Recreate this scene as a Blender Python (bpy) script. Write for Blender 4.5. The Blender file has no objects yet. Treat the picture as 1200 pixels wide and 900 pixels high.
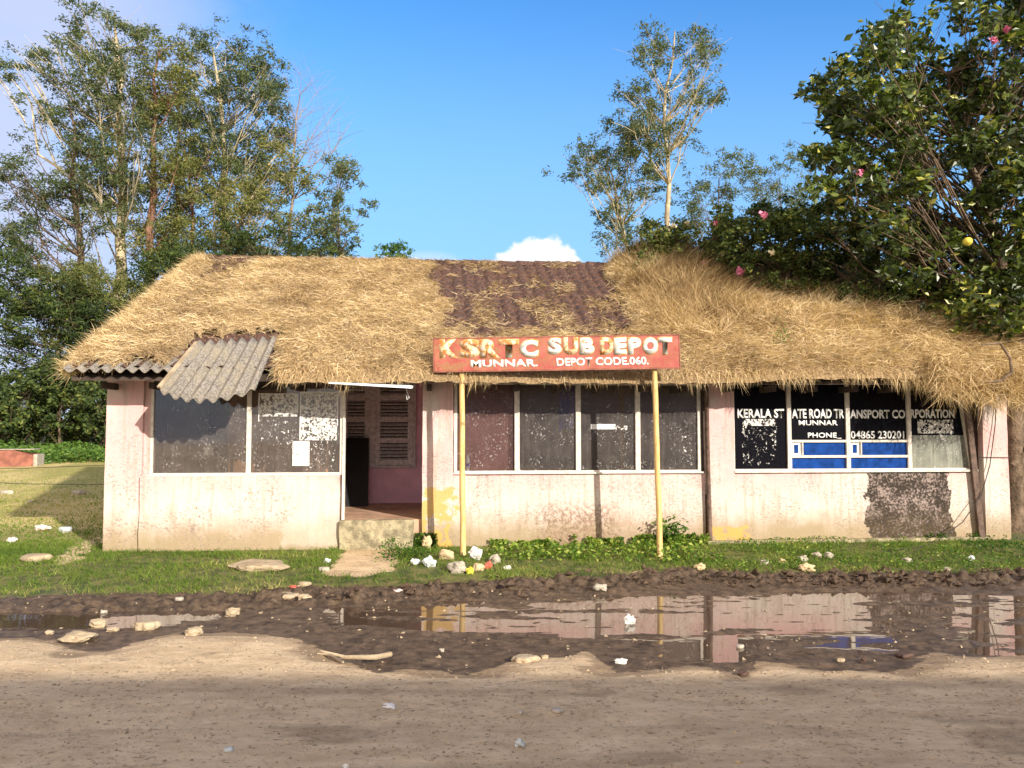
import bpy, math, random
import numpy as np
from mathutils import Vector, Matrix

R = math.radians
rng = np.random.default_rng(7)
random.seed(7)

# ------------------------------------------------------------------ camera, sky, sun, exposure
sc = bpy.context.scene
H = 1.65
F = 900.0
PITCH = math.atan(50 / F)
cam_d = bpy.data.cameras.new('camera')
cam = bpy.data.objects.new('camera', cam_d)
sc.collection.objects.link(cam)
cam.location = (0, 0, H)
cam.rotation_euler = (R(90) + PITCH, 0, 0)
cam_d.sensor_width = 36
cam_d.lens = 36 * F / 1200
cam_d.clip_end = 2000
sc.camera = cam

SUN_AZ = R(38)      # light travels towards (-sin, cos)
SUN_EL = R(22.5)
sun_d = bpy.data.lights.new('sun', 'SUN')
sun_d.energy = 4.4
sun_d.angle = R(0.5)
sun_d.color = (1.0, 0.91, 0.78)
sun = bpy.data.objects.new('sun', sun_d)
sc.collection.objects.link(sun)
L = Vector((-math.sin(SUN_AZ) * math.cos(SUN_EL), math.cos(SUN_AZ) * math.cos(SUN_EL), -math.sin(SUN_EL)))
sun.rotation_euler = L.to_track_quat('-Z', 'Y').to_euler()
sun.location = (10, -15, 12)

world = bpy.data.worlds.new('World')
sc.world = world
world.use_nodes = True
wt = world.node_tree
wt.nodes.clear()


class NT:
    """tiny wrapper for building node trees"""
    def __init__(s, nt):
        s.t = nt

    def n(s, typ, **kw):
        nd = s.t.nodes.new(typ)
        for k, v in kw.items():
            setattr(nd, k, v)
        return nd

    def put(s, sock, v):
        if v is None:
            return
        if isinstance(v, bpy.types.NodeSocket):
            s.t.links.new(v, sock)
        else:
            if sock.type == 'RGBA' and len(v) == 3:
                v = (*v, 1)
            sock.default_value = v

    def math(s, op, a, b=None, c=None, clamp=False):
        nd = s.n('ShaderNodeMath', operation=op, use_clamp=clamp)
        s.put(nd.inputs[0], a)
        s.put(nd.inputs[1], b)
        s.put(nd.inputs[2], c)
        return nd.outputs[0]

    def mix(s, f, a, b, blend='MIX'):
        nd = s.n('ShaderNodeMix', data_type='RGBA', blend_type=blend)
        s.put(nd.inputs[0], f)
        s.put(nd.inputs[6], a)
        s.put(nd.inputs[7], b)
        return nd.outputs[2]

    def obj(s):
        return s.n('ShaderNodeTexCoord').outputs['Object']

    def sep(s, v):
        nd = s.n('ShaderNodeSeparateXYZ')
        s.put(nd.inputs[0], v)
        return nd.outputs

    def scale(s, v, sc3):
        nd = s.n('ShaderNodeVectorMath', operation='MULTIPLY')
        s.put(nd.inputs[0], v)
        s.put(nd.inputs[1], sc3)
        return nd.outputs[0]

    def noise(s, scale, detail=4, rough=0.55, vec=None, dist=0.0):
        nd = s.n('ShaderNodeTexNoise')
        s.put(nd.inputs['Vector'], vec if vec is not None else s.obj())
        nd.inputs['Scale'].default_value = scale
        nd.inputs['Detail'].default_value = detail
        nd.inputs['Roughness'].default_value = rough
        nd.inputs['Distortion'].default_value = dist
        return nd.outputs['Fac']

    def ss(s, v, lo, hi):
        nd = s.n('ShaderNodeMapRange', interpolation_type='SMOOTHSTEP')
        s.put(nd.inputs[0], v)
        s.put(nd.inputs[1], lo)
        s.put(nd.inputs[2], hi)
        return nd.outputs[0]

    def box(s, x, z, x0, x1, z0, z1, soft=0.02):
        a = s.math('MULTIPLY', s.ss(x, x0 - soft, x0 + soft), s.ss(x, x1 + soft, x1 - soft))
        b = s.math('MULTIPLY', s.ss(z, z0 - soft, z0 + soft), s.ss(z, z1 + soft, z1 - soft))
        return s.math('MULTIPLY', a, b)

    def attr(s, name):
        return s.n('ShaderNodeAttribute', attribute_name=name).outputs['Fac']

    def bump(s, h, strength=0.5, dist=0.01):
        nd = s.n('ShaderNodeBump')
        nd.inputs['Strength'].default_value = strength
        nd.inputs['Distance'].default_value = dist
        s.put(nd.inputs['Height'], h)
        return nd.outputs[0]


# world: physical sky with a cumulus head low in the middle and thin veil cloud on the left
w = NT(wt)
sky = w.n('ShaderNodeTexSky', sky_type='NISHITA')
sky.sun_disc = False
sky.sun_elevation = SUN_EL
sky.sun_rotation = math.pi - SUN_AZ
sky.air_density = 1.0
sky.dust_density = 0.3
sky.ozone_density = 4.0
dirv = w.n('ShaderNodeTexCoord').outputs['Generated']
dx, dy, dz = w.sep(dirv)
ysafe = w.math('MAXIMUM', dy, 0.05)
ca = w.math('DIVIDE', dx, ysafe)
cb = w.math('DIVIDE', dz, ysafe)
comb = w.n('ShaderNodeCombineXYZ')
w.put(comb.inputs[0], ca)
w.put(comb.inputs[1], cb)
cv = comb.outputs[0]
nz = w.noise(28, 6, 0.55, cv)
n2 = w.noise(3.2, 5, 0.55, w.scale(cv, (1.0, 1.8, 1)))
ex = w.math('DIVIDE', w.math('SUBTRACT', ca, 0.036), 0.070)
ez = w.math('DIVIDE', w.math('SUBTRACT', cb, 0.190), 0.058)
rr = w.math('SQRT', w.math('ADD', w.math('MULTIPLY', ex, ex), w.math('MULTIPLY', ez, ez)))
rr = w.math('ADD', rr, w.math('MULTIPLY', w.math('SUBTRACT', nz, 0.5), 0.9))
cum = w.math('MULTIPLY', w.ss(rr, 1.06, 0.90), w.ss(dy, 0.1, 0.3))
left = w.ss(ca, -0.22, -0.62)
veil = w.math('MULTIPLY', left, w.ss(w.math('ADD', n2, w.math('MULTIPLY', left, 0.22)), 0.42, 0.72))
ex2 = w.math('DIVIDE', w.math('SUBTRACT', ca, -0.115), 0.05)
ez2 = w.math('DIVIDE', w.math('SUBTRACT', cb, 0.212), 0.018)
r2 = w.math('ADD', w.math('MULTIPLY', ex2, ex2), w.math('MULTIPLY', ez2, ez2))
veil2 = w.math('MULTIPLY', w.ss(r2, 1.6, 0.1), 0.45)
skyc = w.mix(1.0, sky.outputs[0], (0.62, 1.15, 1.46), 'MULTIPLY')
horiz = w.math('MULTIPLY', w.ss(cb, 0.62, 0.16), 0.75)
skyc = w.mix(horiz, skyc, (1.9, 3.3, 5.0))
c1 = w.mix(w.math('MULTIPLY', veil, 0.85), skyc, (3.3, 3.55, 4.8))
c1 = w.mix(veil2, c1, (4.2, 4.6, 5.2))
c2 = w.mix(cum, c1, (5.6, 5.6, 5.7))
# bright warm cloud added behind the viewer, out of view, as fill light
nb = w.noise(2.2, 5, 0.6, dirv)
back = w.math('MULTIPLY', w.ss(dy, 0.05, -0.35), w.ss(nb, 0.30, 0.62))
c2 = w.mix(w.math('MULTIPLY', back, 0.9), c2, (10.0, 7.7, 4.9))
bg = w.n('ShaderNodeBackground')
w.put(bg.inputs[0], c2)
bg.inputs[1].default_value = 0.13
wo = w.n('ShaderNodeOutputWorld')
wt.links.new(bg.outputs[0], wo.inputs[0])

sc.view_settings.view_transform = 'Standard'
sc.view_settings.look = 'None'
sc.view_settings.exposure = 0.65
sc.view_settings.gamma = 1
sc.render.engine = 'CYCLES'
sc.cycles.use_denoising = True
sc.cycles.max_bounces = 8
sc.cycles.transparent_max_bounces = 12

# ------------------------------------------------------------------ projection helpers (pixel of the 1200x900 photo -> place)
CP, SP = math.cos(PITCH), math.sin(PITCH)


def ray(px, py):
    a, b = (px - 600) / F, (450 - py) / F
    return Vector((a, CP - b * SP, SP + b * CP))


def gpt(px, py, z=0.0):
    d = ray(px, py)
    t = (z - H) / d.z
    return Vector((d.x * t, d.y * t, z))


def ypt(px, py, Y):
    d = ray(px, py)
    t = Y / d.y
    return Vector((d.x * t, Y, H + d.z * t))


YAW = R(5.0)
YC = 10.76
cy_, sy_ = math.cos(YAW), math.sin(YAW)


def wpt(px, py, v=0.0):
    """pixel -> (u, z) on the building-local plane at depth v"""
    d = ray(px, py)
    # local v of a world point: -x*sin + (y-YC)*cos
    t = (v + YC * cy_) / (-d.x * sy_ + d.y * cy_)
    X, Y, Z = d.x * t, d.y * t, H + d.z * t
    return X * cy_ + (Y - YC) * sy_, Z


def U(px, v=0.0, py=550):
    return wpt(px, py, v)[0]


def Zw(py, px=600, v=0.0):
    return wpt(px, py, v)[1]


def loc2w(u, v, z):
    return Vector((u * cy_ - v * sy_, YC + u * sy_ + v * cy_, z))


# ------------------------------------------------------------------ numpy noise
def _hash(ix, iy, seed):
    h = (ix.astype(np.int64) * 374761393 + iy.astype(np.int64) * 668265263 + seed * 974634777) & 0x7fffffff
    h = ((h ^ (h >> 13)) * 1274126177) & 0x7fffffff
    return ((h ^ (h >> 16)) & 0xffff) / 65535.0


def vnoise(x, y, seed=0):
    x = np.asarray(x, float); y = np.asarray(y, float)
    ix, iy = np.floor(x), np.floor(y)
    fx, fy = x - ix, y - iy
    fx = fx * fx * (3 - 2 * fx); fy = fy * fy * (3 - 2 * fy)
    a = _hash(ix, iy, seed); b = _hash(ix + 1, iy, seed)
    c = _hash(ix, iy + 1, seed); d = _hash(ix + 1, iy + 1, seed)
    return (a * (1 - fx) + b * fx) * (1 - fy) + (c * (1 - fx) + d * fx) * fy


def fbm(x, y, seed=0, o=4, g=0.5):
    s, a, t = 0, 1, 0
    for i in range(o):
        s = s + a * vnoise(x * 2 ** i + 17.3 * i, y * 2 ** i - 9.1 * i, seed + i)
        t += a
        a *= g
    return s / t


def sstep(a, b, x):
    t = np.clip((x - a) / (b - a), 0, 1)
    return t * t * (3 - 2 * t)


def sdf(poly, x, y):
    """signed distance to polygon, positive inside"""
    x = np.asarray(x, float); y = np.asarray(y, float)
    best = np.full(x.shape, 1e9)
    inside = np.zeros(x.shape, bool)
    n = len(poly)
    for i in range(n):
        x0, y0 = poly[i]; x1, y1 = poly[(i + 1) % n]
        ex, ey = x1 - x0, y1 - y0
        t = np.clip(((x - x0) * ex + (y - y0) * ey) / (ex * ex + ey * ey + 1e-12), 0, 1)
        d = (x - x0 - t * ex) ** 2 + (y - y0 - t * ey) ** 2
        best = np.minimum(best, d)
        c = ((y0 > y) != (y1 > y)) & (x < (x1 - x0) * (y - y0) / (y1 - y0 + 1e-12) + x0)
        inside ^= c
    d = np.sqrt(best)
    return np.where(inside, d, -d)


# ------------------------------------------------------------------ object helpers
COL = sc.collection


def link(o, parent=None):
    COL.objects.link(o)
    if parent is not None:
        o.parent = parent
    return o


def tag(o, label=None, cat=None, group=None, kind=None):
    if label: o['label'] = label
    if cat: o['category'] = cat
    if group: o['group'] = group
    if kind: o['kind'] = kind
    return o


def empty(name, loc=(0, 0, 0), rz=0.0, **kw):
    o = bpy.data.objects.new(name, None)
    o.location = loc
    o.rotation_euler = (0, 0, rz)
    COL.objects.link(o)
    return tag(o, **kw)


def mesh_np(name, co, faces, mat, parent=None, smooth=False, attrs=None, loc=None, sizes=None):
    """faces: (M,k) int array or list of such arrays"""
    me = bpy.data.meshes.new(name)
    if not isinstance(faces, list):
        faces = [faces]
    faces = [np.asarray(f, np.int32) for f in faces if len(f)]
    co = np.asarray(co, np.float32)
    me.vertices.add(len(co))
    me.vertices.foreach_set('co', co.ravel())
    idx = np.concatenate([f.ravel() for f in faces])
    tot = np.concatenate([np.full(len(f), f.shape[1], np.int32) for f in faces])
    st = np.concatenate([[0], np.cumsum(tot)[:-1]]).astype(np.int32)
    me.loops.add(len(idx))
    me.loops.foreach_set('vertex_index', idx)
    me.polygons.add(len(tot))
    me.polygons.foreach_set('loop_start', st)
    me.polygons.foreach_set('loop_total', tot)
    me.update(calc_edges=True)
    me.polygons.foreach_set('use_smooth', np.full(len(tot), bool(smooth)))
    for k, v in (attrs or {}).items():
        a = me.attributes.new(k, 'FLOAT', 'POINT')
        a.data.foreach_set('value', np.asarray(v, np.float32))
    me.materials.append(mat)
    o = bpy.data.objects.new(name, me)
    if loc is not None:
        o.location = loc
    return link(o, parent)


class MB:
    """collects boxes, tubes and patches into ONE mesh"""
    def __init__(s):
        s.v = []; s.f = {}

    def add(s, co, faces):
        b = len(s.v)
        s.v += [tuple(c) for c in co]
        for f in faces:
            s.f.setdefault(len(f), []).append([b + i for i in f])
        return s

    def box(s, x0, x1, y0, y1, z0, z1):
        co = [(x, y, z) for x in (x0, x1) for y in (y0, y1) for z in (z0, z1)]
        return s.add(co, [(0, 1, 3, 2), (4, 6, 7, 5), (0, 4, 5, 1), (2, 3, 7, 6), (0, 2, 6, 4), (1, 5, 7, 3)])

    def bar(s, p, q, wd, th, up=(0, 0, 1)):
        p, q = Vector(p), Vector(q)
        d = (q - p).normalized()
        a = d.cross(Vector(up))
        if a.length < 1e-4: a = Vector((1, 0, 0))
        a.normalize(); b = a.cross(d).normalized()
        a *= wd / 2; b *= th / 2
        co = [p - a - b, p + a - b, p + a + b, p - a + b, q - a - b, q + a - b, q + a + b, q - a + b]
        return s.add(co, [(0, 1, 2, 3), (7, 6, 5, 4), (0, 4, 5, 1), (1, 5, 6, 2), (2, 6, 7, 3), (3, 7, 4, 0)])

    def tube(s, pts, rad, n=8, cap=True):
        pts = [Vector(p) for p in pts]
        rings = []
        for i, p in enumerate(pts):
            d = (pts[min(i + 1, len(pts) - 1)] - pts[max(i - 1, 0)]).normalized()
            a = d.cross(Vector((0.31, 0.9, 0.12))).normalized()
            b = d.cross(a)
            r = rad[i] if hasattr(rad, '__len__') else rad
            rings.append([p + (a * math.cos(2 * math.pi * k / n) + b * math.sin(2 * math.pi * k / n)) * r for k in range(n)])
        co = [c for rg in rings for c in rg]
        fs = []
        for i in range(len(pts) - 1):
            for k in range(n):
                k2 = (k + 1) % n
                fs.append((i * n + k, i * n + k2, (i + 1) * n + k2, (i + 1) * n + k))
        if cap:
            fs.append(tuple(range(n)))
            fs.append(tuple(reversed(range((len(pts) - 1) * n, len(pts) * n))))
        return s.add(co, fs)

    def build(s, name, mat, parent=None, smooth=False, bevel=0, loc=None):
        o = mesh_np(name, s.v, [np.array(f) for f in s.f.values()], mat, parent, smooth, loc=loc)
        if bevel:
            m = o.modifiers.new('bevel', 'BEVEL')
            m.width = bevel; m.segments = 2; m.limit_method = 'ANGLE'
        return o


def rough_box(name, u0, u1, v0, v1, z0, z1, mat, parent, step=0.07, amp=0.006, seed=1, topamp=0.0):
    """a box whose faces are subdivided and gently uneven, edges worn"""
    def ax(a, b):
        n = max(2, int(round((b - a) / step)) + 1)
        return np.linspace(a, b, n)
    xs, zs = ax(u0, u1), ax(z0, z1)
    ys = np.linspace(v0, v1, 4)
    co = []; fs = []; idx = {}

    def vid(i, j, k):
        key = (i, j, k)
        if key not in idx:
            idx[key] = len(co)
            co.append((xs[i], ys[j], zs[k]))
        return idx[key]
    nx, ny, nz_ = len(xs) - 1, len(ys) - 1, len(zs) - 1
    for i in range(nx):
        for k in range(nz_):
            fs.append((vid(i, 0, k), vid(i + 1, 0, k), vid(i + 1, 0, k + 1), vid(i, 0, k + 1)))
            fs.append((vid(i, ny, k), vid(i, ny, k + 1), vid(i + 1, ny, k + 1), vid(i + 1, ny, k)))
    for j in range(ny):
        for k in range(nz_):
            fs.append((vid(0, j, k), vid(0, j, k + 1), vid(0, j + 1, k + 1), vid(0, j + 1, k)))
            fs.append((vid(nx, j, k), vid(nx, j + 1, k), vid(nx, j + 1, k + 1), vid(nx, j, k + 1)))
    for i in range(nx):
        for j in range(ny):
            fs.append((vid(i, j, 0), vid(i, j + 1, 0), vid(i + 1, j + 1, 0), vid(i + 1, j, 0)))
            fs.append((vid(i, j, nz_), vid(i + 1, j, nz_), vid(i + 1, j + 1, nz_), vid(i, j + 1, nz_)))
    co = np.array(co)
    c0 = co.copy()
    co[:, 1] += (fbm(c0[:, 0] * 2.3, c0[:, 2] * 2.3, seed) - 0.5) * amp * 4
    co[:, 0] += (fbm(c0[:, 2] * 4 + 3, c0[:, 1] * 4 + c0[:, 0], seed + 5) - 0.5) * amp * 2
    top = c0[:, 2] > z1 - 1e-6
    co[top, 2] += (fbm(c0[top, 0] * 3, c0[top, 1] * 3, seed + 9) - 0.5) * topamp
    return mesh_np(name, co, np.array(fs), mat, parent, smooth=False)


# ------------------------------------------------------------------ materials
def new_mat(name):
    m = bpy.data.materials.new(name)
    m.use_nodes = True
    nt = m.node_tree
    b = nt.nodes['Principled BSDF']
    return m, NT(nt), b


def simple(name, col, rough=0.8, metal=0.0, var=0.25, scale=8, bump=0.2, bd=0.004, spec=0.3):
    m, n, b = new_mat(name)
    f = n.ss(n.noise(scale, 5, 0.6), 0.3, 0.7)
    dark = tuple(c * (1 - var) for c in col)
    lite = tuple(min(1, c * (1 + var * 0.6)) for c in col)
    n.put(b.inputs['Base Color'], n.mix(f, dark, lite))
    b.inputs['Roughness'].default_value = rough
    b.inputs['Metallic'].default_value = metal
    b.inputs['Specular IOR Level'].default_value = spec
    if bump:
        n.put(b.inputs['Normal'], n.bump(n.noise(scale * 5, 5), bump, bd))
    return m


def tinted(name, stops, rough=0.7, trans=0.0, spec=0.2, attr='tint'):
    """leaf or blade material: colour picked along a ramp by the per-leaf tint"""
    m, n, b = new_mat(name)
    r = n.n('ShaderNodeValToRGB')
    cr = r.color_ramp
    cr.elements[0].position = stops[0][0]; cr.elements[0].color = (*stops[0][1], 1)
    cr.elements[1].position = stops[-1][0]; cr.elements[1].color = (*stops[-1][1], 1)
    for p, c in stops[1:-1]:
        e = cr.elements.new(p); e.color = (*c, 1)
    n.put(r.inputs[0], n.attr(attr))
    n.put(b.inputs['Base Color'], r.outputs[0])
    b.inputs['Roughness'].default_value = rough
    b.inputs['Specular IOR Level'].default_value = spec
    if trans:
        tr = n.n('ShaderNodeBsdfTranslucent')
        n.put(tr.inputs[0], n.mix(1.0, r.outputs[0], (1.3, 1.5, 0.6), 'MULTIPLY'))
        ms = n.n('ShaderNodeMixShader')
        ms.inputs[0].default_value = trans
        n.t.links.new(b.outputs[0], ms.inputs[1])
        n.t.links.new(tr.outputs[0], ms.inputs[2])
        n.t.links.new(ms.outputs[0], n.t.nodes['Material Output'].inputs[0])
    return m


def bx(px0, px1, py0, py1, v=0.0):
    """pixel box on the wall -> u0,u1,z0,z1"""
    return U(px0, v), U(px1, v), Zw(py1, (px0 + px1) / 2, v), Zw(py0, (px0 + px1) / 2, v)


def plaster(name, pink=0.5, seed=0.0, interior=False):
    m, n, b = new_mat(name)
    o = n.obj()
    off = n.n('ShaderNodeVectorMath', operation='ADD')
    n.put(off.inputs[0], o); off.inputs[1].default_value = (seed, seed * 0.7, seed * 1.3)
    ov = off.outputs[0]
    x, y, z = n.sep(o)
    big = n.noise(1.1, 4, 0.6, ov)
    pk = n.ss(big, 0.62 - pink * 0.35, 0.78 - pink * 0.25)
    zfade = n.ss(z, 0.62, 1.0)
    pk = n.math('MULTIPLY', pk, n.math('ADD', 0.35, n.math('MULTIPLY', zfade, 0.65)))
    white = n.mix(n.noise(7, 4, 0.6, ov), (0.56, 0.495, 0.44), (0.74, 0.68, 0.62))
    col = n.mix(pk, white, (0.70, 0.44, 0.43))
    # vertical rain streaks
    st = n.noise(1.0, 5, 0.65, n.scale(ov, (16, 16, 1.2)))
    col = n.mix(n.math('MULTIPLY', n.ss(st, 0.48, 0.66), 0.5), col, (0.38, 0.32, 0.25))
    # splash dirt near the ground
    dn = n.math('ADD', z, n.math('MULTIPLY', n.noise(3.0, 5, 0.65, ov), -0.55))
    col = n.mix(n.math('MULTIPLY', n.ss(dn, 0.30, -0.18), 0.9), col, (0.33, 0.255, 0.15))
    # scuffs and flaked spots: clustered
    clus = n.ss(n.noise(1.7, 3, 0.6, n.scale(ov, (1, 1, 1.4))), 0.38, 0.58)
    low = n.ss(z, 2.4, 0.5)
    fl = n.ss(n.noise(24, 7, 0.75, n.scale(ov, (1, 1, 1.7))), 0.535, 0.575)
    col = n.mix(n.math('MULTIPLY', n.math('MULTIPLY', fl, clus), n.math('MULTIPLY', low, 0.85)), col, (0.27, 0.20, 0.16))
    sp = n.ss(n.noise(45, 4, 0.65, ov), 0.66, 0.71)
    col = n.mix(n.math('MULTIPLY', sp, 0.6), col, (0.30, 0.24, 0.20))
    # hairline cracks
    vo = n.n('ShaderNodeTexVoronoi', feature='DISTANCE_TO_EDGE')
    dd = n.n('ShaderNodeVectorMath', operation='ADD')
    nn = n.n('ShaderNodeTexNoise'); nn.inputs['Scale'].default_value = 3
    n.put(nn.inputs['Vector'], ov)
    n.put(dd.inputs[0], ov); n.put(dd.inputs[1], n.scale(nn.outputs['Color'], (0.5, 0.5, 0.5)))
    n.put(vo.inputs['Vector'], dd.outputs[0]); vo.inputs['Scale'].default_value = 1.1
    cr = n.math('MULTIPLY', n.ss(vo.outputs['Distance'], 0.006, 0.001), n.ss(n.noise(2.2, 2, 0.5, ov), 0.52, 0.6))
    col = n.mix(n.math('MULTIPLY', cr, 0.7), col, (0.25, 0.2, 0.18))
    rough_h = n.noise(30, 7, 0.7, ov)
    if not interior:
        # wall patches that have lost their paint
        wob = n.math('MULTIPLY', n.math('SUBTRACT', n.noise(3.2, 7, 0.62), 0.5), 0.60)
        xw = n.math('ADD', x, wob)
        zw = n.math('ADD', z, n.math('MULTIPLY', n.math('SUBTRACT', n.noise(4, 6, 0.7, n.scale(o, (1.3, 1, 1))), 0.5), 0.22))
        u0, u1, z0, z1 = bx(1014, 1116, 552, 632)
        pm = n.box(xw, zw, u0 + .03, u1 - .02, z0 - 0.2, z1 + 0.2, 0.006)
        mo = n.noise(16, 8, 0.75)
        pc = n.mix(n.ss(n.math('ADD', n.math('MULTIPLY', n.noise(30, 5, 0.65), 0.6), n.math('MULTIPLY', n.noise(4.5, 6, 0.6), 0.4)), 0.46, 0.60), (0.045, 0.036, 0.03), (0.33, 0.26, 0.235))
        pc = n.mix(n.math('MULTIPLY', n.ss(zw, 0.62, 0.15), n.ss(mo, 0.66, 0.40)), pc, (0.085, 0.062, 0.038))
        col = n.mix(pm, col, pc)
        u0, u1, z0, z1 = bx(628, 724, 592, 640)
        pm2 = n.math('MULTIPLY', n.box(xw, zw, u0, u1, z0 - .1, z1, 0.12), n.ss(mo, 0.44, 0.56))
        col = n.mix(n.math('MULTIPLY', pm2, 0.85), col, (0.22, 0.15, 0.10))
        u0, u1, z0, z1 = bx(640, 822, 560, 636)
        pm3 = n.math('MULTIPLY', n.box(xw, zw, u0, u1, z0 - .1, z1, 0.05), n.ss(n.noise(26, 7, 0.75), 0.50, 0.60))
        col = n.mix(n.math('MULTIPLY', pm3, 0.55), col, (0.42, 0.27, 0.22))
        u0, u1, z0, z1 = bx(335, 398, 562, 640)
        pm4 = n.box(xw, zw, u0, u1 + .2, z0, z1, 0.05)
        col = n.mix(n.math('MULTIPLY', pm4, 0.35), col, (0.62, 0.60, 0.54))
        # old yellow dado paint on the pier feet
        for (a, c, d, e) in ((493, 529, 572, 650), (836, 868, 617, 650)):
            u0, u1, z0, z1 = bx(a, c, d, e)
            ym = n.math('MULTIPLY', n.box(xw, zw, u0 - .05, u1 + .05, z0 - .3, z1, 0.02), n.ss(n.noise(7, 4), 0.40, 0.50))
            col = n.mix(n.math('MULTIPLY', ym, 0.85), col, (0.58, 0.36, 0.10))
        h2 = n.math('SUBTRACT', rough_h, n.math('MULTIPLY', pm, 0.9))
    else:
        h2 = rough_h
    n.put(b.inputs['Base Color'], col)
    b.inputs['Roughness'].default_value = 0.9
    b.inputs['Specular IOR Level'].default_value = 0.15
    n.put(b.inputs['Normal'], n.bump(h2, 0.55, 0.012))
    return m


M = {}
M['plaster'] = plaster('flaking_pink_plaster', 0.85)
M['plaster_in'] = simple('interior_pink_paint', (0.85, 0.52, 0.62), 0.8, var=0.12, scale=5)
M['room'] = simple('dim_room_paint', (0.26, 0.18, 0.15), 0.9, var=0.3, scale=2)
M['floor_red'] = simple('red_oxide_floor', (0.50, 0.32, 0.22), 0.75, var=0.35, scale=4)
M['concrete'] = simple('mossy_concrete', (0.36, 0.31, 0.20), 0.95, var=0.5, scale=9, bump=0.8, bd=0.02)
M['frame'] = simple('weathered_white_frame', (0.68, 0.62, 0.55), 0.6, var=0.2, scale=14)
M['wood_grey'] = simple('grey_painted_wood', (0.62, 0.58, 0.58), 0.75, var=0.3, scale=20)
M['black_board'] = simple('black_board', (0.012, 0.012, 0.014), 0.6, var=0.3, scale=4)
M['pipe'] = simple('rusty_brown_pipe', (0.13, 0.085, 0.065), 0.7, var=0.5, scale=12)
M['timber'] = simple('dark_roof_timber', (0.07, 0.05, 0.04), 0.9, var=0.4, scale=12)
M['white_film'] = simple('white_vinyl', (0.86, 0.86, 0.84), 0.5, var=0.06, scale=20, bump=0)
M['blue_film'] = simple('blue_film', (0.008, 0.05, 0.24), 0.55, var=0.4, scale=9, bump=0.0, spec=0.05)
M['white_paint'] = simple('white_painted_metal', (0.74, 0.77, 0.78), 0.4, var=0.12, scale=6)
M['grey_cab'] = simple('grey_green_cabinet', (0.46, 0.48, 0.44), 0.5, var=0.2, scale=3)
M['plastic_grey'] = simple('grey_plastic', (0.62, 0.58, 0.52), 0.5, var=0.15)
M['screen'] = simple('dark_screen', (0.02, 0.02, 0.022), 0.2, bump=0)
M['brown_board'] = simple('brown_board', (0.62, 0.30, 0.12), 0.8, var=0.35, scale=2.5)
M['blue_cloth'] = simple('blue_cloth', (0.03, 0.09, 0.50), 0.85, var=0.2)
M['bark_pale'] = simple('pale_bark', (0.50, 0.42, 0.28), 0.9, var=0.45, scale=1.3, bump=0.5, bd=0.03)
M['bark_dark'] = simple('grey_brown_bark', (0.16, 0.115, 0.08), 0.9, var=0.45, scale=2, bump=0.6, bd=0.03)
M['bark_red'] = simple('reddish_bark', (0.26, 0.14, 0.09), 0.9, var=0.45, scale=2, bump=0.6, bd=0.03)
M['bark_near'] = simple('mottled_bark', (0.17, 0.12, 0.08), 0.95, var=0.6, scale=6, bump=1.0, bd=0.03)
M['stone'] = simple('pale_stone', (0.42, 0.33, 0.22), 0.95, var=0.3, scale=9, bump=0.7, bd=0.01)
M['stone_white'] = simple('whitish_stone', (0.42, 0.37, 0.30), 0.9, var=0.25, scale=12, bump=0.6, bd=0.01)
M['stone_dark'] = simple('dark_stone', (0.10, 0.06, 0.045), 0.9, var=0.4, scale=12, bump=0.6, bd=0.01)
M['bag_white'] = simple('white_plastic', (0.72, 0.70, 0.65), 0.35, var=0.12, scale=14, bump=0.4, bd=0.01, spec=0.5)
M['bag_pink'] = simple('pinkish_plastic', (0.75, 0.58, 0.54), 0.45, var=0.2, scale=14, bump=0.4)
M['bag_clear'] = simple('cloudy_plastic', (0.55, 0.60, 0.60), 0.25, var=0.3, scale=22, bump=0.4, spec=0.6)
M['bag_tan'] = simple('tan_litter', (0.60, 0.45, 0.27), 0.8, var=0.3, scale=14, bump=0.5)
M['yellow'] = simple('yellow_peel', (0.62, 0.56, 0.06), 0.6, var=0.2)
M['red'] = simple('red_wrapper', (0.62, 0.13, 0.09), 0.5, var=0.3)
M['rust'] = simple('rusty_sheet_metal', (0.30, 0.115, 0.08), 0.7, var=0.4, scale=5)
M['wire'] = simple('dark_wire', (0.05, 0.04, 0.035), 0.6, bump=0)

# corrugated grey cement sheet
m, n, b = new_mat('grey_cement_sheet')
g = n.noise(45, 6, 0.75)
c = n.mix(n.ss(g, 0.35, 0.65), (0.09, 0.082, 0.07), (0.30, 0.27, 0.235))
c = n.mix(n.math('MULTIPLY', n.ss(n.noise(5, 5, 0.6), 0.45, 0.7), 0.5), c, (0.30, 0.25, 0.17))
n.put(b.inputs['Base Color'], c); b.inputs['Roughness'].default_value = 0.95
n.put(b.inputs['Normal'], n.bump(g, 0.5, 0.006)); M['cement'] = m

# weathered clay tiles
m, n, b = new_mat('weathered_clay_tile')
g = n.noise(22, 6, 0.7)
c = n.mix(n.ss(g, 0.32, 0.68), (0.028, 0.015, 0.012), (0.135, 0.062, 0.042))
c = n.mix(n.math('MULTIPLY', n.ss(n.noise(30, 6, 0.75), 0.55, 0.63), 0.75), c, (0.33, 0.24, 0.17))
c = n.mix(n.math('MULTIPLY', n.ss(n.noise(2.5, 5, 0.7), 0.5, 0.65), 0.6), c, (0.05, 0.03, 0.025))
n.put(b.inputs['Base Color'], c); b.inputs['Roughness'].default_value = 0.95
n.put(b.inputs['Normal'], n.bump(g, 0.6, 0.01)); M['tile'] = m

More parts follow.
